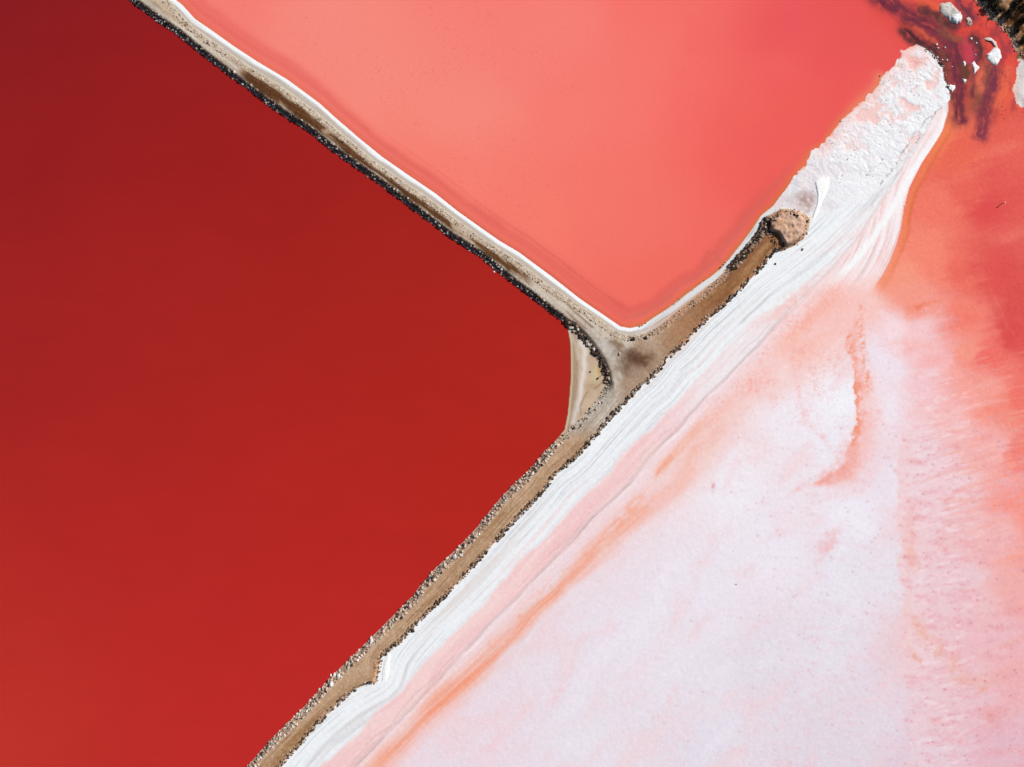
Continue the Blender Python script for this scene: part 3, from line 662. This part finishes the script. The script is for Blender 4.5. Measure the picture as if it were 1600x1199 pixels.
M_SALT = surf_mat("salt_crust_mat", .75, .035, 4.0, .35, 3.0, .3)
M_SPIT = surf_mat("broken_salt_mat", .7, .05, 3.0, .6, 2.2, .3, bdist=.12)
M_SOIL = surf_mat("dry_soil_mat", .95, .12, 3.5, .6, 3.0, .1)
M_TRACK = surf_mat("track_dirt_mat", .95, .09, 3.0, .4, 3.0, .1)
M_BANK = surf_mat("bank_soil_mat", .95, .22, 2.5, .9, 2.5, .1, bdist=.15)
M_MUD = surf_mat("wet_mud_mat", .6, .05, 3.0, .3, 3.0, .3)
M_BRINE = surf_mat("brine_mat", .12, .085, 4.0, .12, .9, .35, ior=1.37, bdist=.01)
M_SHALLOW = surf_mat("shallow_brine_mat", .10, .06, 3.0, .08, 1.2, .3, ior=1.37, bdist=.01)
M_STONES = surf_mat("loose_stone_mat", .9, .25, 4.0, 0, 4, .2)

# ------------------------------------------------------------------ ground, ponds
def axis(lo, hi, step, far=9500, g=1.4):
    a = list(np.arange(lo, hi+step, step)); l, r = [], []
    d = step; x = a[0]
    while x > -far: d *= g; x -= d; l.append(x)
    d = step; x = a[-1]
    while x < far+1600: d *= g; x += d; r.append(x)
    return np.array(l[::-1]+a+r)
def grid_cells(ax, ay, keep):
    nx, ny = len(ax), len(ay); K = keep.reshape(ny, nx)
    cell = K[:-1, :-1] & K[1:, :-1] & K[:-1, 1:] & K[1:, 1:]
    j, i = np.nonzero(cell); v = j*nx+i
    return np.stack([v+nx, v+nx+1, v+1, v], 1)           # counter-clockwise seen from above (y flips)

def pond(name, label, poly, edge, colf, step):
    ax = axis(-30, 1630, step); ay = axis(-30, 1230, step)
    GX, GY = np.meshgrid(ax, ay); X = GX.ravel(); Y = GY.ravel()
    ins = inside(X, Y, poly); near = (~ins) & (X > -60) & (X < 1660) & (Y > -60) & (Y < 1260)
    d = np.full(X.shape, 1e9); d[near] = pdist(X[near], Y[near], edge)[0]
    keep = ins | (d < 12)
    F = grid_cells(ax, ay, keep); used = np.unique(F); idx = np.full(len(X), -1); idx[used] = np.arange(len(used))
    x, y = X[used], Y[used]; col = albedo(colf(x, y))
    wx, wy = to_world(x, y)
    o = add_obj(name, make_mesh(name, np.stack([wx, wy, np.zeros(len(x))], 1), idx[F], [M_BRINE], col))
    return tag(o, label, "pond", None, "structure")
pond("red_pond", "deep red brine pond filling the left half of the picture", RED_P, RED_E, red_col, 5.0)
pond("pink_pond", "coral pink brine pond between the two causeways at the top", PINK_P, PINK_E, pink_col, 2.0)

ax = axis(-30, 1630, 1.5); ay = axis(-30, 1230, 1.5)
GX, GY = np.meshgrid(ax, ay); GX = GX.ravel(); GY = GY.ravel()
keep = np.ones(len(GX), bool)
for poly, edge in ((RED_P, RED_E), (PINK_P, PINK_E)):
    ins = inside(GX, GY, poly); ii = np.nonzero(ins)[0]
    d = pdist(GX[ii], GY[ii], edge)[0]; keep[ii[d > 7]] = False
F = grid_cells(ax, ay, keep); used = np.unique(F); idx = np.full(len(GX), -1); idx[used] = np.arange(len(used))
F = idx[F]; LX, LY = GX[used], GY[used]
LC, LZ, LI = land_col(LX, LY, R); LH = height(LX, LY, LI)
LALB = albedo(LC); wx, wy = to_world(LX, LY); LCO = np.stack([wx, wy, LH], 1)
fz = LZ[F[:, 0]]
ZONES = {0: ("salt_flat", "pale pink and white salt flat spreading over the lower right", "salt flat", M_SALT),
 1: ("salt_spit", "broken white salt crust beyond the end of the short causeway", "salt crust", M_SPIT),
 2: ("salt_shore", "narrow white salt shore along the pink pond", "shore", M_SALT),
 3: ("beach", "small muddy beach between the red pond and the dark stone bank at the fork", "beach", M_MUD),
 4: ("dirt_track", "brown and grey dirt track running along the tops of the causeways", "track", M_TRACK),
 5: ("embankment", "sloping soil banks of the causeways under the stones", "embankment", M_BANK),
 6: ("earth_mound", "tan heap of earth closing the end of the short causeway", "mound", M_SOIL),
 7: ("soil_bank", "brown earth bank with scrub in the upper right corner", "bank", M_SOIL),
 8: ("channel", "reddish purple brine channel streaked with silt in the upper right", "channel", M_SHALLOW),
 9: ("shallow_water", "shallow orange red brine lying over the right edge of the salt flat", "water", M_SHALLOW)}
for z, (nm, lb, ct, mt) in ZONES.items():
    f = F[fz == z]
    if not len(f): continue
    u = np.unique(f); rm = np.full(len(LX), -1); rm[u] = np.arange(len(u))
    o = add_obj(nm, make_mesh(nm, LCO[u], rm[f], [mt], LALB[u])); tag(o, lb, ct, None, "structure")
g = add_obj("lake_bed", make_mesh("lake_bed", [(-3000,-3000,-.8),(3000,-3000,-.8),(3000,3000,-.8),(-3000,3000,-.8)], [(0,1,2,3)], [surf_mat("lake_bed_mat", .9, .1, .05, base=(.55,.36,.34))]))
tag(g, "salty lake bed under the ponds and the flat", "ground", None, "structure")

def ground_z(px, py):
    a = np.atleast_1d(np.asarray(px, float)); b = np.atleast_1d(np.asarray(py, float))
    return np.maximum(height(a, b), -.12)

# ------------------------------------------------------------------ stones
def ico(sub):
    t = (1+5**.5)/2
    v = np.array([(-1,t,0),(1,t,0),(-1,-t,0),(1,-t,0),(0,-1,t),(0,1,t),(0,-1,-t),(0,1,-t),(t,0,-1),(t,0,1),(-t,0,-1),(-t,0,1)], float)
    f = [(0,11,5),(0,5,1),(0,1,7),(0,7,10),(0,10,11),(1,5,9),(5,11,4),(11,10,2),(10,7,6),(7,1,8),(3,9,4),(3,4,2),(3,2,6),(3,6,8),(3,8,9),(4,9,5),(2,4,11),(6,2,10),(8,6,7),(9,8,1)]
    v = [x/np.linalg.norm(x) for x in v]
    for _ in range(sub):
        nf = []; mid = {}
        def m(a, b):
            k = (min(a, b), max(a, b))
            if k not in mid:
                p = v[a]+v[b]; v.append(p/np.linalg.norm(p)); mid[k] = len(v)-1
            return mid[k]
        for a, b, c in f:
            ab, bc, ca = m(a, b), m(b, c), m(c, a); nf += [(a,ab,ca),(b,bc,ab),(c,ca,bc),(ab,bc,ca)]
        f = nf
    return np.array(v), np.array(f)
TONES = {'salt': (212,206,198), 'pale': (176,158,142), 'tan': (152,122,100), 'dark': (68,56,47), 'beige': (200,180,162), 'white': (240,240,240)}
stones = []        # px, py, radius m, tone, bank key
def scatter(pts, lo, hi, n, r0, r1, tones, key, pw=1.8, gaps=0):
    P = np.array(pts, float); sg = np.diff(P, axis=0); L = np.hypot(sg[:, 0], sg[:, 1]); cum = np.concatenate([[0], np.cumsum(L)])
    k = 0; tries = 0
    while k < n and tries < n*6:
        tries += 1
        t = R.uniform(0, cum[-1]); i = min(np.searchsorted(cum, t, 'right')-1, len(sg)-1)
        if gaps:
            gv = float(fbm(np.array([t/35.0]), np.array([len(key)*3.7]), 401, 3)[0])
            if R.random() < np.clip(gaps*(-gv), 0, .9): continue
        u = (t-cum[i])/L[i]; o = R.uniform(lo, hi)
        nx, ny = sg[i][1]/L[i], -sg[i][0]/L[i]
        x = P[i][0]+sg[i][0]*u+nx*o; y = P[i][1]+sg[i][1]*u+ny*o
        r = r0+(r1-r0)*R.random()**pw
        tn = tones(o) if callable(tones) else tones
        q = R.random(); acc = 0
        for nm, pr in tn.items():
            acc += pr
            if q <= acc: break
        stones.append((x, y, r, nm, key)); k += 1
scatter(RED_E[1:22], -1.5, 8.0, 1300, .10, .34, lambda o: {'salt': .32, 'pale': .35, 'dark': .33} if o < 3 else {'dark': .58, 'tan': .14, 'salt': .13, 'pale': .15}, 'upper_red', 1.8, .35)  # inner band gets mostly dark stones, their colour deepening the bank's shade
scatter(FOOT_R[21:28], -4, 5, 280, .13, .46, {'dark': .58, 'tan': .22, 'pale': .12, 'salt': .08}, 'fork_curve')
scatter(FOOT_R[27:33], 0, 9, 90, .12, .32, {'pale': .5, 'dark': .2, 'salt': .3}, 'lower_red')
scatter(RED_E[29:-1], -.5, 10.5, 1350, .12, .42, {'beige': .62, 'salt': .22, 'tan': .08, 'dark': .08}, 'lower_red', 2.2, .5)
scatter(SE_E[1:36], -2.5, 5.5, 1700, .12, .38, {'dark': .5, 'tan': .33, 'pale': .17}, 'flat_side', 1.8, 1.0)
scatter(FOOT_P[1:28], -10, -1, 1400, .09, .22, {'pale': .55, 'salt': .27, 'tan': .06, 'dark': .12}, 'upper_pink')
scatter(FOOT_P[26:], -10, 0, 720, .13, .46, {'dark': .56, 'tan': .26, 'pale': .18}, 'arm_pink', 1.5, .35)
scatter(MOUND[5:]+[MOUND[0]], -3, 6, 100, .10, .27, {'dark': .4, 'tan': .4, 'pale': .2}, 'mound')
scatter([(1190,350),(1203,372),(1215,392)], -4, 3, 45, .15, .36, {'dark': .7, 'pale': .3}, 'mound')  # mostly dark stones, put in to blacken the scarp's shadow
scatter(SOIL_P[1:10], -3, 8, 170, .09, .3, {'pale': .5, 'salt': .3, 'tan': .2}, 'soil_edge')
scatter([(1446,77),(1466,92),(1474,108),(1477,124),(1484,142)], -3, 3, 90, .08, .24, {'dark': .5, 'salt': .3, 'tan': .2}, 'channel_edge')
scatter(PINK_E[24:33], -1, 3, 14, .1, .2, {'dark': .8, 'salt': .2}, 'arm_pink')

def cut(v, table):
    for lim, txt in table:
        if v < lim: return txt
PLACE = {   # bank key -> (phrase by place, coordinate the stones are counted along)
 'upper_red': (lambda x, y: "down the shade-darkened bank "+cut(x, [(400, "above the brown stain"), (600, "by the brown stain's upper half"), (810, "by the brown stain's lower half"), (9e9, "nearest the beach")]), 0),
 'fork_curve': (lambda x, y: "down the curved bank behind the beach, "+cut(y, [(525, "upper end"), (550, "upper half"), (575, "lower half"), (9e9, "lower end")]), 1),
 'lower_red': (lambda x, y: "down the lower causeway's red pond bank, "+cut(y, [(720, "nearest the beach"), (850, "upper stretch"), (1000, "middle stretch"), (1075, "opposite the bulge"), (9e9, "below the bulge")]), 1),
 'flat_side': (lambda x, y: "down the edge facing the salt flat, "+cut(-y, [(-1010, "below the bulge"), (-850, "just above the bulge"), (-700, "middle stretch"), (-545, "by the fork"), (9e9, "along the short arm")]), 1),
 'upper_pink': (lambda x, y: "down the shoulder beside the white shore", 0),
 'arm_pink': (lambda x, y: "up the short arm's pink pond bank, "+cut(x, [(1040, "at the pond's tip"), (1090, "nearest the fork"), (1115, "lower middle"), (1140, "middle"), (1165, "upper middle"), (9e9, "nearest the heap")]), 0),
 'mound': (lambda x, y: "down the tan earth heap's "+cut(y, [(350, "upper rim"), (375, "waist"), (9e9, "lower rim")]), 1),
 'soil_edge': (lambda x, y: "down the foot of the corner's brown bank", 1),
 'channel_edge': (lambda x, y: "down the salt edge beside the channel", 1)}
ORD = "first second third fourth fifth sixth seventh eighth ninth tenth eleventh twelfth thirteenth fourteenth fifteenth sixteenth seventeenth eighteenth nineteenth twentieth".split()
ORD += ["twenty-"+q for q in ORD[:9]]+["thirtieth"]+["thirty-"+q for q in ORD[:9]]+["fortieth"]+["forty-"+q for q in ORD[:9]]+["fiftieth"]+["fifty-"+q for q in ORD[:9]]
TW = {'salt': "salt-whitened", 'pale': "pale beige", 'tan': "tan", 'dark': "dark brown", 'beige': "beige"}
sx = np.array([q[0] for q in stones]); sy = np.array([q[1] for q in stones]); sr = np.array([q[2] for q in stones])
sz = ground_z(sx, sy)
vis = (sx > 2) & (sx < 1598) & (sy > 2) & (sy < 1197)
order = np.argsort(-np.where(vis, sr, 0)); single = set(order[:262].tolist())

V0, F0 = ico(0); V1, F1 = ico(1)
def rock_shape(V, rng, rough=.28):
    k = 1+rough*(rng.rand(len(V))-.5)*2
    for _ in range(3):                                     # cleaved faces
        n = rng.randn(3); n /= np.linalg.norm(n); d = V@n; lim = rng.uniform(.55, .85)
        k = np.where(d*k > lim, lim/np.maximum(d, 1e-3), k)
    v = V*k[:, None]*np.array([1.15, .9, .8])*(.92+.16*rng.rand(3)); a = rng.rand()*6.283
    c, s_ = math.cos(a), math.sin(a)
    return np.stack([v[:, 0]*c-v[:, 1]*s_, v[:, 0]*s_+v[:, 1]*c, v[:, 2]], 1)
cos, fcs, cls = [], [], []; base = 0
for i, (x, y, r, tn, key) in enumerate(stones):
    if i in single: continue
    v = rock_shape(V0, NR)*r; X_, Y_ = to_world(x, y)
    v = v+np.array([X_, Y_, sz[i]+r*.28]); cos.append(v); fcs.append(F0+base); base += 12
    cc = albedo(np.array(TONES[tn])*NR.uniform(.82, 1.12)+NR.uniform(-5, 5, 3)); cls.append(np.repeat(cc[None], 12, 0))
o = add_obj("bank_stones", make_mesh("bank_stones", np.concatenate(cos), np.concatenate(fcs), [M_STONES], np.concatenate(cls), False, 3))
tag(o, "small loose stones covering the causeway banks", "stones", None, "stuff")

ROCK_MAT = {k: surf_mat(k+"_stone_mat", .9, .25, 5.0, .5, 4.0, .2, base=tuple(albedo(v))) for k, v in TONES.items()}
rock_me = {k: [] for k in TONES}
for k in TONES:
    for q in range(7):
        rock_me[k].append(make_mesh("stone", rock_shape(V1, NR, .2), F1, [ROCK_MAT[k]], None, False, 3))
def put_stone(x, y, r, tn, label, group=None, z=None, name="stone", flat=1.0):
    o = bpy.data.objects.new(name, R.choice(rock_me[tn])); C.objects.link(o)
    X_, Y_ = to_world(x, y); zz = float(ground_z(x, y)[0]) if z is None else z
    o.location = (X_, Y_, zz+r*.28*flat); o.rotation_euler = (0, 0, R.uniform(0, 6.283)); o.scale = (r, r, r*flat)
    return tag(o, label, "stone", group)
grp = {}
for i in sorted(single):
    x, y, r, tn, key = stones[i]
    grp.setdefault((tn, key, PLACE[key][0](x, y)), []).append(i)
for (tn, key, ph), ids in grp.items():
    ids = sorted(ids, key=lambda q: stones[q][PLACE[key][1]])
    for k, i in enumerate(ids):
        x, y, r, tn, key = stones[i]
        lb = (ORD[min(k, len(ORD)-1)]+" large " if len(ids) > 1 else "large ")+TW[tn]+" stone "+ph
        put_stone(x, y, r, tn, lb, "large %s stones %s" % (TW[tn], ph) if len(ids) > 1 else None, float(sz[i]))

LONE = [
 (645,985,.42,'dark',"lone dark stone lying out on the white salt just above the track's little bulge"),
 (988,530,.62,'dark',"biggest dark stone on the pale rim at the tip of the pink pond"),
 (1008,529,.42,'dark',"second dark stone on the pink pond's pale rim, just right of the biggest"),
 (967,553,.34,'pale',"single pale stone lying on the track at the left edge of the dark fork stain"),
 (922,581,.22,'dark',"small dark stone lying alone on the muddy beach beside the yellowish puddle"),
 (1033,576,.36,'dark',"lone dark stone just off the causeway on the white salt near the fork"),
 (520,1067,.55,'white',"biggest white stone on the red pond bank, left of the track's little bulge"),
 (517,1055,.26,'white',"small white stone standing in the red water beside the bank near the little bulge"),
 (485,1094,.26,'white',"small white stone in the red water below the biggest white stone"),
 (531,1053,.5,'white',"white block on the red pond bank just above the biggest white stone"),
 (581,1001,.52,'white',"bright white stone on the red pond bank level with the top of the little bulge"),
 (772,425,.3,'white',"small white stone standing in the red pond off the upper causeway"),
 (1253,390,.3,'tan',"tan stone at the outer foot of the earth heap facing the salt flat"),
 (1223,384,.55,'dark',"big dark stone at the lower tip of the earth heap's steep face"),
 (1238,338,.34,'dark',"left one of two dark stones on top of the earth heap"),
 (1243,339,.34,'dark',"right one of two dark stones on top of the earth heap"),
 (1150,913,.15,'dark',"tiny dark stone alone on the open pink salt flat below the middle"),
 (1374,119,.22,'dark',"dark stone at the notch in the pink pond's shore beside the broken salt"),
 (1313,190,.15,'dark',"small dark stone on the pink pond's orange rim beside the broken salt"),
 (1211,413,.26,'dark',"dark stone fallen onto the salt beside the short causeway's upper end"),
 (1463,70,.24,'white',"left white stone of the pair on the brown silt above the salt spit's tip"),
 (1465,76,.27,'white',"lower white stone of the cluster on the brown silt above the salt spit's tip"),
 (1476,75,.25,'white',"right white stone of the cluster on the brown silt above the salt spit's tip"),
 (1464,90,.25,'white',"white stone on the channel edge just below the upper cluster"),
 (1472,94,.22,'white',"small white stone between two others on the brown channel edge"),
 (1479,95,.3,'white',"tall white stone at the outer end of the brown channel edge row"),
 (1487,105,.18,'white',"tiny white stone alone in the purple channel"),
 (1517,61,.28,'white',"white stone on the dark silt left of the ring-shaped salt islet"),
 (1525,68,.2,'white',"small white stone on dark silt just left of the ring-shaped salt islet"),
 (1524,86,.18,'white',"small pale stone on silt below and left of the ring-shaped salt islet"),
 (1413,322,.17,'white',"small white stone at the orange edge of the shallow red water"),
 (1471,320,.13,'white',"tiny white stone standing in the shallow orange water"),
 (1445,485,.13,'white',"tiny white stone in the salmon shallows above the salt flat")]
for x, y, r, tn, lb in LONE: put_stone(x, y, r, tn, lb)

# ------------------------------------------------------------------ salt heaps and islets
M_ISLET = surf_mat("islet_salt_mat", .8, .10, 3.0, .5, 3.0, .25)
def heap(name, label, cat, outline, h, cols, seed, rag=.1):
    P = np.array(outline, float); n = 40
    sg = np.vstack([P, P[:1]]); d = np.hypot(*np.diff(sg, axis=0).T); cum = np.concatenate([[0], np.cumsum(d)])
    t = np.linspace(0, cum[-1], n, endpoint=False)
    ring = np.stack([np.interp(t, cum, sg[:, 0]), np.interp(t, cum, sg[:, 1])], 1); c = ring.mean(0)
    co, fc, px = [], [], []
    rings = [1.06, .97, .86, .7, .5, .28]; hs = [-.15, .16, .4, .65, .87, 1.0] if cat == 'salt heap' else [-.2, .3, .62, .85, .96, 1.0]
    for k, (q, hh) in enumerate(zip(rings, hs)):
        p = c+(ring-c)*q
        jj = 1+rag*fbm(p[:, 0]/3.5, p[:, 1]/3.5, seed+5, 3)*(1 if k < 3 else .3); p = c+(p-c)*jj[:, None]
        px.append(p); z = h*hh*(1+.28*fbm(p[:, 0]/4, p[:, 1]/4, seed, 4)*(k > 0))
        z = z + (np.maximum(ground_z(p[:, 0], p[:, 1]), 0) if cat == 'salt heap' else 0)
        X_, Y_ = to_world(p[:, 0], p[:, 1]); co.append(np.stack([X_, Y_, z], 1))
    X_, Y_ = to_world(c[0], c[1]); co.append(np.array([[X_, Y_, h+(max(float(ground_z(c[0], c[1])[0]), 0) if cat == 'salt heap' else 0)]])); px.append(c[None])
    co = np.concatenate(co); px = np.concatenate(px)
    for k in range(len(rings)-1):
        for i in range(n):
            j = (i+1) % n; a, b, c2, d2 = k*n+i, k*n+j, (k+1)*n+j, (k+1)*n+i
            fc += [(a, b, c2), (a, c2, d2)]
    top = len(rings)*n
    for i in range(n): fc.append(((len(rings)-1)*n+i, (len(rings)-1)*n+(i+1) % n, top))
    area = sum(P[i-1][0]*P[i][1]-P[i][0]*P[i-1][1] for i in range(len(P)))
    if area > 0: fc = [f[::-1] for f in fc]
    q = fbm(px[:, 0]/5, px[:, 1]/5, seed+9, 4)
    col = np.broadcast_to(np.array(cols[0], float), (len(px), 3)).copy(); col = mix(col, cols[1], ss(.05, .7, q)*.8)
    if len(cols) > 2: col = mix(col, cols[2], ss(.8, 1.05, np.hypot(*(px-c).T)/(np.hypot(*(ring-c).T).mean()))*.7)
    org = np.array([*to_world(*c), 0.0])
    org = org.ravel()[:3]
    return tag(add_obj(name, make_mesh(name, co-org, fc, [M_ISLET], albedo(col), True, 3), None, tuple(org)), label, cat)
W1, W2, BR = (238,240,242), (206,206,208), (150,120,98)
heap("salt_islet", "largest salt islet, grey-white and oval, near the top edge of the channel", "salt islet", [(1468,8),(1474,4),(1484,4),(1492,10),(1502,20),(1504,30),(1500,37),(1492,37),(1482,31),(1474,24),(1467,16)], .4, ((206,202,198),(168,158,152),(188,172,156)), 501, .2)
heap("salt_islet", "bright white salt cap on the lower end of the largest grey-white islet", "salt islet", [(1483,28),(1490,22),(1498,21),(1503,27),(1501,36),(1494,38),(1486,34)], .62, (W1,(226,230,234)), 505, .15)
heap("salt_islet", "small rubbly grey islet just right of the largest salt islet", "salt islet", [(1508,30),(1513,26),(1518,31),(1519,38),(1515,41),(1511,38)], .3, ((206,192,178),(128,104,88)), 509, .3)
heap("salt_islet", "broad white lower half of the ring-shaped islet at the channel's right", "salt islet", [(1540,86),(1546,82),(1551,76),(1557,72),(1563,78),(1565,88),(1561,97),(1556,104),(1548,100),(1542,93)], .35, (W1,(222,226,230),(190,180,172)), 513, .15)
heap("salt_islet", "thin pale upper rim curling above the ring-shaped islet", "salt islet", [(1536,61),(1543,58),(1549,60),(1556,66),(1560,74),(1555,75),(1550,67),(1544,62),(1538,64)], .3, ((208,200,194),(166,142,128)), 517, .2)
heap("salt_islet", "small almond-shaped white islet in the middle of the channel", "salt islet", [(1504,97),(1507,95),(1509,100),(1508,104),(1505,103)], .25, (W1,W1), 521, .15)
heap("salt_islet", "white wedge-shaped islet pointing down, in the middle of the channel", "salt islet", [(1518,99),(1522,96),(1525,101),(1530,106),(1526,111),(1522,117),(1520,108)], .25, (W1,(224,228,232)), 525, .12)
heap("salt_islet", "small white triangular islet below the almond-shaped one", "salt islet", [(1503,123),(1510,125),(1507,131),(1504,128)], .25, (W1,W1), 529, .12)
heap("salt_islet", "white islet lying close against the tip of the salt spit", "salt islet", [(1480,134),(1485,132),(1491,134),(1493,137),(1487,145),(1482,140)], .28, (W1,(226,230,234)), 533, .12)
heap("salt_heap", "bright white salt heap beside the little bulge in the lower track", "salt heap", [(612,1021),(609,1033),(608,1050),(604,1064),(597,1069),(597,1052),(600,1036),(605,1024)], .16, ((246,248,250),(240,242,246)), 537, .1)
heap("salt_heap", "bright white salt heap on the crust just past the tan earth heap", "salt heap", [(1273,286),(1280,279),(1289,277),(1296,280),(1294,292),(1290,305),(1284,316),(1279,330),(1272,346),(1266,352),(1270,336),(1276,318),(1276,300)], .13, ((247,248,250),(240,242,246)), 541, .12)

# ------------------------------------------------------------------ posts, stakes, sign
def box_mesh(name, sx_, sy_, sz_, mat, bev=.02, z0=0.0):
    import bmesh
    bm = bmesh.new(); bmesh.ops.create_cube(bm, size=1.0)
    for v in bm.verts: v.co = (v.co.x*sx_, v.co.y*sy_, (v.co.z+.5)*sz_+z0)
    bmesh.ops.bevel(bm, geom=bm.edges[:], offset=bev, segments=1, affect='EDGES')
    me = bpy.data.meshes.new(name); bm.to_mesh(me); bm.free(); me.materials.append(mat); return me
def pole_mesh(name, r0, r1, h, mat, z0=0.0, sides=8):
    co = [(math.cos(6.2832*i/sides)*(r0 if k == 0 else r1), math.sin(6.2832*i/sides)*(r0 if k == 0 else r1), z0+k*h) for k in (0, 1) for i in range(sides)]+[(0, 0, z0+h*1.02)]
    fc = []
    for i in range(sides):
        j = (i+1) % sides; fc += [(i, j, sides+j), (i, sides+j, sides+i), (sides+i, sides+j, 2*sides)]
    return make_mesh(name, co, fc, [mat], None, False, 3)
M_WOOD = surf_mat("weathered_wood_mat", .9, .25, 8.0, .4, 10, .2, base=(.16,.12,.09))
M_WHITE = surf_mat("white_paint_mat", .6, .06, 6.0, base=(.78,.78,.76))
M_METAL = surf_mat("dull_metal_mat", .6, .15, 6.0, base=(.34,.33,.32))
def thing(name, label, cat, px, py, rz=0, group=None):
    o = bpy.data.objects.new(name, None); C.objects.link(o); X_, Y_ = to_world(px, py)
    o.location = (X_, Y_, float(ground_z(px, py)[0])-.02); o.rotation_euler = (0, 0, rz); o.empty_display_size = .3
    return tag(o, label, cat, group)
p = thing("marker_post", "thin post with a white top standing in the red shallows at the right edge", "post", 1565, 318.5)
add_obj("post", pole_mesh("post", .10, .08, 1.25, M_WOOD, -.3), p); add_obj("cap", pole_mesh("cap", .13, .12, .26, M_WHITE, .95), p)
for x, y, h, lb in ((1127,417,.75,"tallest wooden stake at the pink pond's edge, left of its two neighbours"), (1131,413,.6,"middle wooden stake of three at the pink pond's edge beside the short causeway"), (1134,410,.5,"shortest wooden stake of three at the pink pond's edge, nearest the earth heap")):
    p = thing("stake", lb, "stake", x, y, 0, "stakes at the pink pond's edge")
    add_obj("shaft", pole_mesh("shaft", .13, .11, h, M_WOOD, -.2), p); add_obj("tip", pole_mesh("tip", .15, .04, .14, M_WHITE, h-.2), p)
p = thing("sign", "small blank sign on a thin post beside the stone bank on the muddy beach", "sign", 940.0, 586.5, math.radians(35))
add_obj("post", pole_mesh("post", .05, .05, 1.35, M_METAL, -.1), p); add_obj("panel", box_mesh("panel", .06, .5, .5, M_METAL, .01, .78), p)

# ------------------------------------------------------------------ scrub in the corner
M_LEAF = surf_mat("scrub_leaf_mat", .8, .35, 3.0, base=(.026,.026,.016)); M_STEM = surf_mat("scrub_stem_mat", .9, .2, 6.0, base=(.09,.06,.04))
def scrub(seed, r):
    rng = np.random.RandomState(seed); r *= 1.15; n = int(420*r); co, fc = [], []
    lob = [(rng.uniform(-.6, .6), rng.uniform(-.6, .6), rng.uniform(.3, .75), rng.uniform(.3, .6)) for _ in range(7)]
    for i in range(n):
        a = lob[rng.randint(7)]; d = rng.randn(3); d /= np.linalg.norm(d); q = rng.rand()**.4
        c = np.array([a[0], a[1], a[2]*.8])*r + d*a[3]*q*r; c[2] = abs(c[2])+.05
        u = rng.randn(3); u /= np.linalg.norm(u); v = np.cross(u, rng.randn(3)); v /= np.linalg.norm(v); s = rng.uniform(.1, .24)
        k = len(co); co += [c-u*s, c+v*s*.6, c+u*s, c-v*s*.6]; fc.append((k, k+1, k+2, k+3))
    return make_mesh("foliage", co, fc, [M_LEAF], None, False)
def stems(seed, r):
    rng = np.random.RandomState(seed); co, fc = [], []
    for i in range(5):
        b = rng.uniform(-.08, .08, 2); e = rng.uniform(-.5, .5, 2)*r; k = len(co); w = .05
        for z, (x, y), ww in ((-.1, b, w), (r*.7, e, w*.5)):
            co += [(x-ww, y-ww, z), (x+ww, y-ww, z), (x, y+ww, z)]
        for q in range(3): fc.append((k+q, k+(q+1) % 3, k+3+(q+1) % 3, k+3+q))
    return make_mesh("stem", co, fc, [M_STEM], None, False)
SHR = [(1547,10,1.25,"leftmost dark shrub, on the bank just right of the red channel's top end"),(1557,18,1.15,"dark shrub second from the left in the diagonal row down the brown bank"),
 (1569,25,1.1,"dark shrub at the lower end of the diagonal row on the brown bank"),(1585,9,1.35,"big dark shrub right of the bare tan patch near the top edge"),
 (1597,16,1.2,"dark shrub against the right edge level with the diagonal row's middle"),(1593,37,1.25,"dark shrub near the right edge below the two larger ones"),
 (1577,17,.8,"small dark shrub between the diagonal row and the big shrub"),(1597,62,.9,"lowest dark shrub on the brown bank, close to the right edge"),(1541,-2,1.0,"dark shrub cut by the top edge above the leftmost one"),
 (1585,50,.7,"smallest dark shrub on the lower slope of the brown bank"),(1612,4,1.3,"dark shrub just beyond the upper right corner"),(1616,48,1.2,"dark shrub beyond the right edge behind the lowest ones")]
for i, (x, y, r, lb) in enumerate(SHR):
    p = thing("shrub", lb, "shrub", x, y, 0, "dark shrubs on the brown bank")
    add_obj("foliage", scrub(600+i, r), p); add_obj("stem", stems(700+i, r), p)
